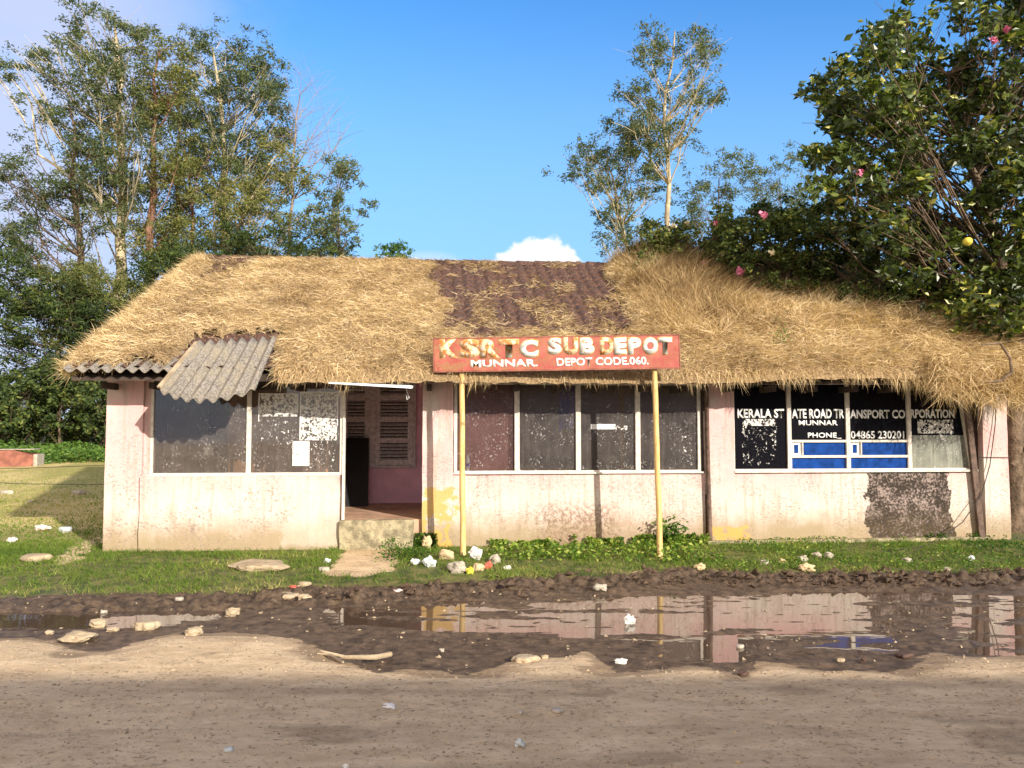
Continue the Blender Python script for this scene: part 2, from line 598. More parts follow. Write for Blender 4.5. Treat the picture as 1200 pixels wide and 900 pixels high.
# old bamboo pole
m, n, b = new_mat('yellowed_pole')
c = n.mix(n.ss(n.noise(6, 6, 0.65, n.scale(n.obj(), (6, 6, 1))), 0.35, 0.7), (0.60, 0.38, 0.12), (0.75, 0.56, 0.27))
c = n.mix(n.math('MULTIPLY', n.ss(n.noise(14, 4), 0.62, 0.7), 0.7), c, (0.2, 0.12, 0.06))
n.put(b.inputs['Base Color'], c); b.inputs['Roughness'].default_value = 0.6; M['pole'] = m

# red sign paint
m, n, b = new_mat('rusting_red_paint')
o_ = n.obj()
c = n.mix(n.ss(n.noise(5, 5, 0.6), 0.35, 0.7), (0.33, 0.062, 0.048), (0.46, 0.13, 0.10))
rs = n.ss(n.noise(7, 8, 0.75, n.scale(o_, (1, 1, 1.4))), 0.47, 0.53)
xx = n.sep(o_)[0]
edge = n.math('ADD', 0.35, n.math('MULTIPLY', n.ss(xx, 0.9, -1.6), 0.55))
c = n.mix(n.math('MULTIPLY', rs, edge), c, (0.30, 0.14, 0.06))
c = n.mix(n.math('MULTIPLY', n.ss(n.noise(60, 3), 0.64, 0.7), 0.6), c, (0.62, 0.45, 0.33))
n.put(b.inputs['Base Color'], c); b.inputs['Roughness'].default_value = 0.65; M['sign_red'] = m


def letter_mat(name, colA, colB, wear, wcol, scale=14):
    m, n, b = new_mat(name)
    c = n.mix(n.ss(n.noise(17, 7, 0.7), 0.475, 0.515), colA, colB)
    c = n.mix(n.ss(n.noise(scale, 6, 0.72), wear, wear + 0.05), c, wcol)
    n.put(b.inputs['Base Color'], c); b.inputs['Roughness'].default_value = 0.6
    return m


M['letter_edge'] = letter_mat('worn_orange_letter_edge', (0.66, 0.30, 0.07), (0.62, 0.48, 0.26), 0.66, (0.45, 0.10, 0.05))
M['letter_fill_l'] = letter_mat('peeled_letter_fill', (0.52, 0.20, 0.05), (0.70, 0.56, 0.36), 0.56, (0.60, 0.60, 0.55), 9)
M['letter_fill_r'] = letter_mat('pale_letter_fill', (0.74, 0.70, 0.60), (0.58, 0.62, 0.62), 0.60, (0.62, 0.28, 0.07), 16)
M['letter_white'] = letter_mat('white_letter', (0.80, 0.74, 0.66), (0.82, 0.80, 0.76), 0.64, (0.50, 0.10, 0.07), 26)


def glass(name, dust=0.24, dcol=(0.33, 0.285, 0.265), tint=(0.8, 0.8, 0.8), specks=0.5, gloss=0.14):
    """dusty pane: see-through glass with dust film, specks and a weak mirror"""
    m, n, b = new_mat(name)
    tr = n.n('ShaderNodeBsdfTransparent'); n.put(tr.inputs[0], tint)
    df = n.n('ShaderNodeBsdfDiffuse')
    x, y, z = n.sep(n.obj())
    sp = n.ss(n.noise(40, 4, 0.6), 0.60, 0.635)
    sp = n.math('MULTIPLY', sp, n.ss(n.noise(3.5, 4), 0.36, 0.56))
    st = n.ss(n.noise(1, 4, 0.6, n.scale(n.obj(), (22, 22, 1.0))), 0.45, 0.8)
    n.put(df.inputs[0], n.mix(sp, dcol, (0.85, 0.82, 0.78)))
    f = n.math('ADD', n.math('MULTIPLY', n.noise(4, 6, 0.65), dust * 1.2), n.math('MULTIPLY', st, dust * 0.35))
    f = n.math('MAXIMUM', f, n.math('MULTIPLY', sp, specks * .7), clamp=True)
    m1 = n.n('ShaderNodeMixShader'); n.put(m1.inputs[0], f)
    n.t.links.new(tr.outputs[0], m1.inputs[1]); n.t.links.new(df.outputs[0], m1.inputs[2])
    gl = n.n('ShaderNodeBsdfGlossy'); gl.inputs['Roughness'].default_value = 0.04
    fr = n.n('ShaderNodeFresnel'); fr.inputs[0].default_value = 1.5
    m2 = n.n('ShaderNodeMixShader'); n.put(m2.inputs[0], n.math('MULTIPLY', fr.outputs[0], gloss * 10))
    n.t.links.new(m1.outputs[0], m2.inputs[1]); n.t.links.new(gl.outputs[0], m2.inputs[2])
    n.t.links.new(m2.outputs[0], n.t.nodes['Material Output'].inputs[0])
    n.t.nodes.remove(b)
    return m


M['glass'] = glass('dusty_window_glass', 0.22)
M['glass_red'] = glass('dusty_glass_over_board', 0.22, (0.34, 0.20, 0.18))
M['glass_pale'] = glass('cloudy_window_glass', 0.75, (0.42, 0.43, 0.36), specks=0.6)
m, n, b = new_mat('black_window_film')
c = n.mix(n.math('MULTIPLY', n.ss(n.noise(70, 3), 0.68, 0.72), 0.25), (0.006, 0.006, 0.009), (0.5, 0.5, 0.5))
n.put(b.inputs['Base Color'], c)
b.inputs['Roughness'].default_value = 0.25; b.inputs['Specular IOR Level'].default_value = 0.08; M['film'] = m


def scraps(name, lo, col=(0.80, 0.78, 0.74), scale=11, hard=0.02, detail=6, stretch=(1, 1, 1)):
    """torn paper: only the pieces that are left, the rest of the sheet is gone"""
    m, n, b = new_mat(name)
    f = n.ss(n.noise(scale, detail, 0.65, n.scale(n.obj(), stretch), 0.6), lo, lo + hard)
    n.put(b.inputs['Base Color'], n.mix(n.ss(n.noise(50, 4), 0.42, 0.5), (0.45, 0.44, 0.42), col)); b.inputs['Roughness'].default_value = 0.9
    tr = n.n('ShaderNodeBsdfTransparent'); ms = n.n('ShaderNodeMixShader')
    n.put(ms.inputs[0], f)
    n.t.links.new(tr.outputs[0], ms.inputs[1]); n.t.links.new(b.outputs[0], ms.inputs[2])
    n.t.links.new(ms.outputs[0], n.t.nodes['Material Output'].inputs[0])
    return m


M['paper_bits'] = scraps('torn_paper', 0.475, scale=26, detail=9)
M['paper_sparse'] = scraps('paper_specks', 0.61, scale=24, detail=8)
M['paper_full'] = scraps('paper_sheet', 0.36, scale=24)
M['paper_edge'] = scraps('paper_edges', 0.54, scale=16)

# straw, grass, leaves
M['straw'] = tinted('dry_straw', [(0, (0.12, 0.07, 0.035)), (0.3, (0.38, 0.255, 0.125)), (0.62, (0.63, 0.465, 0.255)), (1, (0.82, 0.66, 0.42))], 0.85, 0.12)
m, n, b = new_mat('matted_straw')
g = n.noise(34, 7, 0.8)
c = n.mix(n.ss(g, 0.35, 0.65), (0.14, 0.085, 0.045), (0.50, 0.36, 0.19))
n.put(b.inputs['Base Color'], c); b.inputs['Roughness'].default_value = 1
n.put(b.inputs['Normal'], n.bump(g, 1, 0.03)); M['mat'] = m
M['grass'] = tinted('green_grass_blades', [(0, (0.05, 0.085, 0.012)), (0.45, (0.11, 0.19, 0.025)), (0.8, (0.21, 0.27, 0.05)), (1, (0.48, 0.40, 0.16))], 0.6, 0.3)
M['weed'] = tinted('broad_weed_leaves', [(0, (0.03, 0.075, 0.015)), (0.5, (0.075, 0.16, 0.02)), (0.85, (0.24, 0.33, 0.05)), (1, (0.45, 0.50, 0.13))], 0.5, 0.3)
M['euc'] = tinted('gum_leaves', [(0, (0.04, 0.06, 0.028)), (0.5, (0.09, 0.122, 0.048)), (0.85, (0.15, 0.175, 0.065)), (1, (0.25, 0.22, 0.08))], 0.5, 0.25, 0.35)
M['euc_y'] = tinted('yellowish_gum_leaves', [(0, (0.065, 0.08, 0.025)), (0.5, (0.14, 0.16, 0.045)), (0.85, (0.22, 0.22, 0.065)), (1, (0.30, 0.24, 0.09))], 0.5, 0.25, 0.35)
M['bush'] = tinted('dark_shrub_leaves', [(0, (0.018, 0.03, 0.012)), (0.5, (0.05, 0.078, 0.024)), (0.85, (0.11, 0.15, 0.035)), (1, (0.20, 0.21, 0.05))], 0.55, 0.2)
M['bushg'] = tinted('fresh_shrub_leaves', [(0, (0.04, 0.08, 0.02)), (0.5, (0.08, 0.16, 0.03)), (1, (0.17, 0.26, 0.05))], 0.55, 0.25)
M['citrus'] = tinted('glossy_leaves', [(0, (0.018, 0.03, 0.01)), (0.45, (0.045, 0.07, 0.016)), (0.8, (0.10, 0.14, 0.022)), (0.95, (0.26, 0.29, 0.05)), (1, (0.50, 0.48, 0.11))], 0.38, 0.22, 0.5)
M['pink'] = simple('pink_petals', (0.80, 0.26, 0.42), 0.6, var=0.2, bump=0)
M['cream'] = simple('cream_petals', (0.85, 0.78, 0.55), 0.6, var=0.2, bump=0)
M['fruit'] = simple('yellow_fruit', (0.66, 0.55, 0.08), 0.5, var=0.2)

# ------------------------------------------------------------------ ground
WET = [(-200, 700), (0, 700), (240, 700), (400, 690), (560, 690), (640, 690), (800, 690), (1000, 686), (1400, 680),
       (1400, 768), (1200, 766), (1140, 769), (1090, 766), (1062, 778), (1040, 790), (960, 786), (915, 779), (880, 777), (868, 795), (830, 784),
       (800, 781), (750, 786), (722, 788), (705, 776), (690, 766), (600, 776), (562, 790), (520, 789), (450, 788), (418, 779), (372, 762), (358, 749),
       (270, 741), (200, 743), (160, 753), (130, 763), (100, 766), (70, 753), (50, 746), (0, 749), (-200, 752)]
WPOLY = [
    [(-120, 703), (120, 703), (240, 707), (262, 713), (214, 717), (262, 722), (205, 729), (110, 734), (0, 734), (-120, 736)],
    [(392, 709), (520, 704), (600, 712), (700, 699), (850, 697), (1000, 693), (1260, 688), (1260, 724), (1120, 737), (1030, 737), (960, 748), (860, 744), (700, 749), (620, 742), (500, 739), (398, 737)],
    [(776, 742), (868, 742), (872, 776), (800, 779), (778, 770)],
    [(962, 740), (1066, 738), (1058, 753), (1000, 763), (962, 759)],
    [(1120, 700), (1260, 700), (1260, 766), (1150, 763), (1120, 748)],
]
ZW = -0.155
wet_w = [tuple(gpt(x, y, ZW)[:2]) for x, y in WET]
wat_w = [[tuple(gpt(x, y, ZW)[:2]) for x, y in p] for p in WPOLY]
GE = [(-400, 700), (0, 699), (150, 697), (300, 696), (360, 690), (450, 690), (540, 684), (620, 679), (720, 676), (800, 667), (860, 672), (960, 672), (1060, 672), (1160, 672), (1240, 668), (1500, 664)]
ge = np.array([tuple(gpt(x, y, -0.10)[:2]) for x, y in GE])


def edgeY(X):
    return np.interp(X, ge[:, 0], ge[:, 1])


def ground_h(X, Y, fine=True):
    X = np.asarray(X, float); Y = np.asarray(Y, float)
    s = Y - edgeY(X)
    h = np.interp(s, [-1.0, -0.55, -0.12, 0.1, 0.9, 1.6], [-0.152, -0.150, -0.115, -0.085, -0.02, 0.0])
    road = np.interp(Y, [-30, 2, 4.5, 5.6], [-0.05, -0.07, -0.085, -0.10])
    sw = sdf(wet_w, X, Y) if fine else np.where((Y < 8.3) & (Y > 5.7), 1, -1.0)
    front = Y < 7.2
    h = np.where(front, road, h)
    wetf = sstep(-0.45, 0.05, sw)
    wz = np.where(front, wetf, np.where(s < -0.5, 1.0, 0.0) * 1.0)
    if fine:
        m = np.full(X.shape, -9.0)
        for p in wat_w:
            m = np.maximum(m, sdf(p, X, Y))
        m = np.clip(m / 0.13, -1, 1)
        streak = fbm(X * 1.6, Y * 9 + X * 0.4, 11, 5, 0.6) - 0.5
        lump = fbm(X * 9, Y * 14, 31, 4, 0.6) - 0.5
        streak2 = fbm(X * 0.8 + 5, Y * 5.5, 77, 3, 0.5) - 0.5
        basin = ZW - 0.012 * (m * .8 + streak * 5.6 + streak2 * 3.0 + lump * 2.2 - 0.10 + 1.5 * sstep(-1.2, -2.6, X))
        basin = np.where(m > -1, basin, np.maximum(basin, ZW + 0.003))
        h = h * (1 - wz) + basin * wz
        # churned mud between the grass and the water, tyre rut in it
        mud = np.exp(-((s + 0.28) / 0.30) ** 2) * sstep(-4.5, 0.0, X + 2.2)
        ch = fbm(X * 7, Y * 9, 5, 4, 0.62)
        h = h + mud * ((np.abs(ch - 0.5) * 2) ** 0.7 * 0.17 - 0.014)
        # small relief everywhere
        h = h + (fbm(X * 6, Y * 6, 3, 4, 0.6) - 0.5) * np.where(front, 0.016 * (1 - wz), 0.012 * (s > -0.2))
        h = h + (fbm(X * 1.1, Y * 5, 43, 3) - 0.5) * np.where(front, 0.022 * (1 - wz), 0)
    # field behind and to the left climbs gently
    h = h + 0.043 * np.clip(Y - 13, 0, 50) + (fbm(X * 0.4, Y * 0.4, 21, 3) - 0.5) * 0.10 * sstep(12, 16, Y)
    return h


def grad(a, b, fine, lo, hi, k=1.12):
    xs = list(np.arange(a, b + fine / 2, fine))
    s = fine; x = xs[-1]
    while x < hi:
        s *= k; x += s; xs.append(x)
    s = fine; x = xs[0]; pre = []
    while x > lo:
        s *= k; x -= s; pre.append(x)
    return np.array(pre[::-1] + xs)


gx = grad(-7.0, 8.2, 0.035, -900, 900, 1.14)
gy = grad(4.0, 10.9, 0.028, -60, 1500, 1.12)
GX, GY = np.meshgrid(gx, gy)
GZ = ground_h(GX, GY)
nx_, ny_ = len(gx), len(gy)
ii = (np.arange(ny_ - 1)[:, None] * nx_ + np.arange(nx_ - 1)[None, :]).ravel()
gf = np.stack([ii, ii + 1, ii + nx_ + 1, ii + nx_], 1)
s_ = GY - edgeY(GX)
wsd = sdf(wet_w, GX, GY)
wetA = sstep(-0.12, 0.06, wsd + (fbm(GX * 5, GY * 8, 61, 4) - 0.5) * 0.25)
mudA = sstep(-1.2, -0.9, s_) * sstep(0.12, -0.02, s_ + (fbm(GX * 5, GY * 5, 62, 3) - 0.5) * 0.25) * sstep(-6.5, -3.5, GX + (fbm(GX, GY, 2) - .5) * 3)
wetA = np.maximum(wetA, mudA)
wetA = np.where(s_ > 0.2, 0, wetA)
grA = sstep(-0.08, 0.04, s_ + (fbm(GX * 6, GY * 6, 63, 3) - 0.5) * 0.2)
# bare trodden earth
PATH = [(432, 632), (480, 634), (470, 650), (462, 668), (425, 672), (382, 670), (398, 650)]
pw = [tuple(gpt(x, y, -0.02)[:2]) for x, y in PATH]
BARE2 = [(62, 655), (122, 628), (150, 630), (118, 640), (95, 655), (75, 662)]
pb = [tuple(gpt(x, y, -0.02)[:2]) for x, y in BARE2]
nzb = (fbm(GX * 4, GY * 4, 64, 4) - 0.5)
bare = sstep(-0.05, 0.08, sdf(pw, GX, GY) + nzb * 0.22)
bare = np.maximum(bare, sstep(-0.1, 0.12, sdf(pb, GX, GY) + nzb * 0.4))
grA = grA * (1 - bare) * np.where(GX > -7.5, .80 + .20 * sstep(.38, .52, fbm(GX * 1.7, GY * 2.6, 29, 4)), 1)

m, n, b = new_mat('earth_road_and_field')
o_ = n.obj()
far = n.attr('far')
en = n.math('MULTIPLY', n.math('SUBTRACT', n.noise(9, 8, 0.7, n.scale(o_, (0.7, 1.5, 1))), 0.5), 1.3)
wet = n.ss(n.math('ADD', n.attr('wet'), en), 0.38, 0.62)
gra = n.ss(n.math('ADD', n.attr('grass'), en), 0.35, 0.65)
gn = n.noise(5, 8, 0.7, n.scale(o_, (0.6, 1.3, 1)))
gn2 = n.noise(26, 7, 0.75)
dry = n.mix(n.ss(gn, 0.3, 0.7), (0.54, 0.39, 0.235), (0.76, 0.58, 0.37))
dry = n.mix(n.math('MULTIPLY', n.math('MULTIPLY', n.ss(gn2, 0.53, 0.62), n.ss(n.noise(4, 4), .4, .6)), 0.6), dry, (0.20, 0.13, 0.08))
dry = n.mix(n.math('MULTIPLY', n.ss(n.noise(1.6, 6, 0.65, n.scale(o_, (0.5, 1.6, 1))), 0.54, 0.70), 0.28), dry, (0.21, 0.145, 0.085))
wetc = n.mix(n.ss(n.noise(11, 7, 0.7), 0.3, 0.7), (0.040, 0.026, 0.017), (0.17, 0.115, 0.072))
trk = n.ss(n.noise(1.0, 5, 0.6, n.scale(o_, (0.16, 2.4, 1))), 0.48, 0.62)
dry = n.mix(n.math('MULTIPLY', trk, 0.28), dry, (0.27, 0.185, 0.115))
damp = n.ss(n.math('ADD', n.attr('damp'), en), 0.15, 0.75)
dry = n.mix(n.math('MULTIPLY', damp, 0.8), dry, (0.24, 0.165, 0.10))
soil = n.mix(wet, dry, wetc)
gcol = n.mix(n.ss(n.noise(6, 6, 0.65), 0.38, 0.62), (0.06, 0.08, 0.02), (0.19, 0.17, 0.06))
gfar = n.mix(n.ss(n.noise(0.5, 7, 0.7, n.scale(o_, (1, 0.5, 1))), 0.38, 0.62), (0.32, 0.29, 0.085), (0.60, 0.47, 0.21))
gcol = n.mix(far, gcol, gfar)
soil = n.mix(n.math('MULTIPLY', n.attr('stain'), 0.38), soil, (0.17, 0.125, 0.075))
tiny = n.ss(n.noise(34, 5, 0.6, n.scale(o_, (0.55, 1, 1))), 0.60, 0.65)
soil = n.mix(n.math('MULTIPLY', tiny, n.math('SUBTRACT', 0.6, n.math('MULTIPLY', wet, 0.3))), soil, (0.10, 0.065, 0.04))
col = n.mix(gra, soil, gcol)
n.put(b.inputs['Base Color'], col)
rgh = n.math('SUBTRACT', 0.95, n.math('MULTIPLY', wet, 0.42))
n.put(b.inputs['Roughness'], rgh)
b.inputs['Specular IOR Level'].default_value = 0.35
n.put(b.inputs['Normal'], n.bump(n.math('ADD', gn2, n.math('MULTIPLY', n.noise(80, 5, 0.75), 0.6)), 0.9, 0.022))
M['ground'] = m
farA = sstep(9.8, 13.5, GY + (fbm(GX * 0.8, GY * 0.8, 9) - 0.5) * 3) * sstep(-5.0, -6.2, GX)
stainA = np.zeros_like(GX)
for (px_, py_, wx, wy) in ((1170, 862, 60, 26), (700, 808, 42, 9), (930, 810, 36, 6), (375, 862, 60, 14), (760, 890, 50, 8), (140, 772, 16, 4), (245, 765, 14, 3), (565, 812, 12, 4), (1120, 795, 30, 5)):
    c_ = gpt(px_, py_, -.09); ax_ = wx / F * c_.y; ay_ = gpt(px_, py_ - wy, -.09).y - c_.y
    q = ((GX - c_.x) / ax_) ** 2 + ((GY - c_.y) / ay_) ** 2 + (fbm(GX * 4, GY * 11, 17, 5, .65) - .5) * 4.0
    stainA = np.maximum(stainA, sstep(1.1, .3, q))
farA = np.where(GY > 12.5, 1, farA) * sstep(34, 30, GY)
ground = mesh_np('ground', np.stack([GX, GY, GZ], -1).reshape(-1, 3), gf, M['ground'], None, True,
                 {'stain': stainA.ravel(), 'damp': sstep(-.32, .02, wsd + (fbm(GX * 2, GY * 3, 66, 4) - .5) * .5).ravel(), 'wet': wetA.ravel(), 'grass': grA.ravel(), 'far': farA.ravel()})
tag(ground, 'trodden earth road, muddy verge and grassy field', kind='structure')

# standing water
m, n, b = new_mat('muddy_water')
b.inputs['Base Color'].default_value = (0.085, 0.056, 0.038, 1)
b.inputs['Roughness'].default_value = 0.025
b.inputs['IOR'].default_value = 1.55
b.inputs['Specular IOR Level'].default_value = 0.62
n.put(b.inputs['Normal'], n.bump(n.noise(2.2, 3, 0.5, n.scale(n.obj(), (1, 2.0, 1))), 0.05, 0.02))
M['water'] = m
wy0, wy1 = 5.2, 8.75
water = MB().add([(-12, wy0, ZW), (14, wy0, ZW), (14, wy1, ZW), (-12, wy1, ZW)], [(0, 1, 2, 3)]).build('puddle_water', M['water'])
tag(water, 'brown rain puddles along the roadside reflecting the building', kind='structure')

# ------------------------------------------------------------------ the building
bld = empty('depot_building', (0, YC, 0), YAW, label='long low pink plastered building with clay tiled roof overgrown with dry grass', cat='building')
TOPW = Zw(447)          # window heads
SILL = Zw(553, 500)
V_BACK = 9.0
RZ0, RS, VE, VR = 2.30, 0.50, -0.65, 4.5   # eave height, slope, eave depth, ridge depth


def roof_z(v):
    return RZ0 + RS * (v - VE)


uL = U(124); uA0 = U(167); uA1 = U(399); uD1 = U(495); uP1 = U(531); uB1 = U(826); uQ0 = U(831); uQ1 = U(860); uC1 = U(1146); uR0 = U(1151); uR1 = U(1180)
W = M['plaster']
rough_box('corner_pier', uL, uA0, -0.03, 0.30, -0.25, 2.55, W, bld, seed=1)
rough_box('dwarf_wall', uA0, uA1, -0.075, 0.13, -0.25, SILL - 0.035, W, bld, seed=2, amp=0.012)
rough_box('pier', uD1, uP1, -0.05, 0.30, -0.25, 2.55, W, bld, seed=3)
rough_box('dwarf_wall', uP1, uB1, 0.0, 0.2, -0.25, SILL - 0.035, W, bld, seed=4, amp=0.008)
rough_box('pier', uQ0, uQ1, -0.03, 0.30, -0.25, 2.55, W, bld, seed=5)
rough_box('dwarf_wall', uQ1, uC1, 0.0, 0.2, -0.25, SILL - 0.03, W, bld, seed=6, amp=0.008)
rough_box('corner_pier', uR0, uR1, -0.04, 0.30, -0.25, 2.55, W, bld, seed=7)
# footing ledge at the right
rough_box('footing', U(826), U(1150), -0.10, 0.0, -0.25, 0.045, M['concrete'], bld, seed=8, amp=0.01)
# gable and rear walls
rough_box('gable_wall', uL, uL + 0.22, 0.302, V_BACK, -0.2, 2.60, W, bld, step=0.3, seed=9)
rough_box('gable_wall', uR1 - 0.22, uR1, 0.302, V_BACK, -0.3, 2.60, W, bld, step=0.3, seed=10)
rough_box('rear_wall', uL + 0.225, uR1 - 0.225, V_BACK - 0.22, V_BACK, -0.2, 2.60, W, bld, step=0.4, seed=11)
for s_u in (uL + 0.02, uR1 - 0.20):   # triangular gable tops
    g = MB()
    za = 2.605
    v0_, v1_ = 0.05, V_BACK - 0.05
    tri = [(v0_, za), (v1_, za), (VR, roof_z(VR) - 0.14)]
    g.add([(s_u, v, z) for v, z in tri] + [(s_u + 0.18, v, z) for v, z in tri], [(0, 2, 1), (3, 4, 5), (0, 1, 4, 3), (1, 2, 5, 4), (2, 0, 3, 5)])
    g.build('gable_top', W, bld)
# lintel band under the eaves
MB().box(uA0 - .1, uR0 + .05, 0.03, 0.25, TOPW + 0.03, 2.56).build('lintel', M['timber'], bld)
# rooms behind the glass
roomv = 3.4
rm = MB()
rm.box(uL + 0.24, U(400), roomv, roomv + .1, 0.1, 2.5)
rm.box(uP1 - .1, uB1 + .1, roomv - 1.2, roomv - 1.1, 0.1, 2.5)
rm.box(uQ0, uC1 + .1, roomv - 1.2, roomv - 1.1, 0.1, 2.5)
upl = U(388, 2.35)
rm.box(upl - 0.1, upl, 0.32, roomv - .01, 0.1, 2.5)
rm.box(uD1 + 0.10, uD1 + 0.18, 0.32, roomv - .01, 0.1, 2.5)
rm.box(uQ0 - 0.05, uQ0 + 0.05, 0.32, roomv - 1.25, 0.1, 2.5)
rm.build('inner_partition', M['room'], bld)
FLZ = 0.375
MB().box(uL + 0.24, upl - 0.11, 0.135, roomv - .01, 0.05, 0.3).box(uP1 + .0, uR0, 0.32, roomv - 1.21, 0.05, 0.3).build('room_floor', M['floor_red'], bld)
MB().box(uL + 0.24, uR1 - .24, 0.27, roomv + 0.2, 2.52, 2.55).build('ceiling', simple('whitewashed_ceiling', (0.62, 0.56, 0.52), .9), bld)
# porch: floor, step, back wall
pv = 2.35
rough_box('porch_floor', upl + .002, uD1 + 0.095, 0.02, pv - 0.003, 0.0, FLZ, M['floor_red'], bld, seed=12, amp=0.002)
rough_box('door_step', uA1 + 0.01, uD1 - 0.115, -0.14, 0.017, -0.2, FLZ + 0.005, M['concrete'], bld, step=0.05, amp=0.022, seed=13, topamp=0.05)
MB().box(upl + 0.003, uD1 + 0.098, pv, pv + 0.15, 0.0, 2.515).build('porch_wall', M['plaster_in'], bld)
MB().box(uD1 + 0.092, uD1 + 0.0985, 0.30, pv - 0.003, FLZ + .003, 2.5).build('porch_side_wall', M['plaster_in'], bld)
# louvred shutters on the porch wall
def pb_(px, py): return wpt(px, py, pv)
sh = MB()
x0, zt = pb_(403, 440); x1, zb = pb_(484, 545)
xm0, _ = pb_(434, 500); xm1, _ = pb_(441, 500)
for a, c in ((x0, xm0), (xm1, x1)):
    sh.box(a, a + .07, pv - .07, pv - .003, zb, 2.45)
    sh.box(c - .09, c, pv - .07, pv - .003, zb, 2.45)
    for pyy in (545, 519, 494, 469):
        zz = pb_(460, pyy)[1]
        sh.box(a + .07, c - .09, pv - .066, pv - .003, zz, zz + .085)
sh.box(xm0, xm1, pv - .09, pv - .003, zb - .03, 2.45)
sh.box(x1, x1 + .045, pv - .085, pv - .003, zb - .04, 2.45)
sh.box(xm1, x1, pv - .085, pv - .003, zb - .04, zb - .001)
shf = sh.build('window', M['wood_grey'], bld, bevel=.004)
for a, c in ((x0 + .07, xm0 - .09), (xm1 + .07, x1 - .09)):
    lv = MB()
    z = zb + .1
    while z < 2.4:
        lv.bar((a, pv - .045, z), (c, pv - .045, z), .012, .05, up=(0, .8, .6))
        z += .058
    lv.build('louvre', M['wood_grey'], shf)
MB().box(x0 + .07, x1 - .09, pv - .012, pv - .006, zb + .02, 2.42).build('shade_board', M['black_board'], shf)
# black board leaning in the porch
d0, dzt = pb_(400, 513); d1, _ = pb_(437, 560)
bb = MB()
bb.add([(upl + .03, pv - .55, FLZ + .004), (d1 - .02, pv - .55, FLZ + .004), (d1 - .06, pv - .16, dzt + .0), (upl + .03, pv - .16, dzt),
        (upl + .03, pv - .52, FLZ + .004), (d1 - .02, pv - .52, FLZ + .004), (d1 - .06, pv - .13, dzt), (upl + .03, pv - .13, dzt)],
       [(0, 1, 2, 3), (7, 6, 5, 4), (0, 4, 5, 1), (1, 5, 6, 2), (2, 6, 7, 3), (3, 7, 4, 0)])
o = bb.build('leaning_board', M['black_board'], None, loc=(0, YC, 0)); o.rotation_euler.z = YAW
tag(o, 'black board leaning on the back wall inside the doorway', 'board')

# --- windows: each part "window" is its frame, panes are sub-parts
def frame_mb(f, x0, x1, z0, z1, v0=-0.0, v1=0.06, t=0.035):
    f.box(x0, x1, v0, v1, z0, z0 + t)
    f.box(x0, x1, v0, v1, z1 - t, z1)
    f.box(x0, x0 + t, v0 + .002, v1 - .002, z0 + t, z1 - t)
    f.box(x1 - t, x1, v0 + .002, v1 - .002, z0 + t, z1 - t)


def pane(parent, x0, x1, z0, z1, mat, v=0.03, th=0.006, name='pane'):
    return MB().box(x0, x1, v, v + th, z0, z1).build(name, mat, parent)


wz0 = SILL - 0.035
# left window
uF0 = U(175); uM = U(290.5); uE = U(400)
f = MB(); frame_mb(f, uF0, uE + .01, wz0, TOPW + .03)
f.box(uM - .03, uM + .03, 0.002, .058, wz0 + .035, TOPW - .005)
f.box(uF0 - .01, uE, -.06, 0.0, wz0 - .0, wz0 + .022)
win1 = f.build('window', M['frame'], bld, bevel=.003)
pane(win1, uF0 + .035, uM - .03, wz0 + .035, TOPW - .005, M['glass'])
pane(win1, uM + .03, uE - .025, wz0 + .035, TOPW - .005, M['glass'])
# reveal at the left and its plaster return
MB().box(uA0 + .002, uF0 - .002, 0.012, 0.2, wz0, 2.5).build('window_reveal', W, bld)
# door post running down
MB().box(uE + .012, uE + .048, -.02, .06, 0.30, TOPW + .03).build('door_post', M['frame'], bld, bevel=.003)
# posters on the inside of pane two
def wb(a, c, d, e): return bx(a, c, d, e)
def sheet(parent, pxs, mat, v=0.026, name='poster'):
    a, c, z0_, z1_ = wb(*pxs)
    return MB().box(a, c, v - .0015, v, z0_, z1_).build(name, mat, parent)
def border(parent, pxs, mat, t=.012, v=0.0245, name='poster_edge'):
    a, c, z0_, z1_ = wb(*pxs)
    f_ = MB()
    f_.box(a, c, v - .001, v, z1_ - t, z1_); f_.box(a, a + t, v - .001, v, z0_, z1_ - t)
    f_.box(c - t, c, v - .001, v, z0_ + (z1_ - z0_) * .3, z1_ - t)
    return f_.build(name, mat, parent)
sheet(win1, (302, 347, 461, 488), M['paper_bits']); border(win1, (301, 348, 461, 494), M['white_film'])
sheet(win1, (305, 346, 486, 523), M['paper_sparse'], v=.0255)
sheet(win1, (351, 394, 460, 516), M['paper_bits'], v=.0255)
border(win1, (350, 395, 459, 516), M['white_film'], v=.0235)
sheet(win1, (342, 362, 517, 546), M['paper_full'], v=.0245)
sheet(win1, (362, 392, 512, 548), M['paper_sparse'], v=.0262)
# middle window
f = MB(); frame_mb(f, uP1 + .01, uB1 - .05, wz0, TOPW, t=.045)
mull = [U(606), U(678), U(748)]
for q in mull:
    f.box(q - .035, q + .035, -.004, .062, wz0 + .045, TOPW - .045)
f.box(uP1, uB1 - .03, -.04, 0.0, wz0, wz0 + .022)
win2 = f.build('window', M['frame'], bld, bevel=.003)
xs_ = [uP1 + .055, *mull, uB1 - .095]
for i in range(4):
    a = xs_[i] + (.035 if i else 0); c = xs_[i + 1] - (.035 if i < 3 else 0)
    pane(win2, a, c, wz0 + .045, TOPW - .045, M['glass_red'] if i == 0 else M['glass'])
sheet(win2, (693, 722, 497, 503), M['white_film'], name='torn_sticker'); sheet(win2, (720, 736, 499, 504), M['paper_edge'], name='torn_sticker')
sheet(win2, (800, 812, 510, 548), M['paper_sparse'], name='paint_smear')
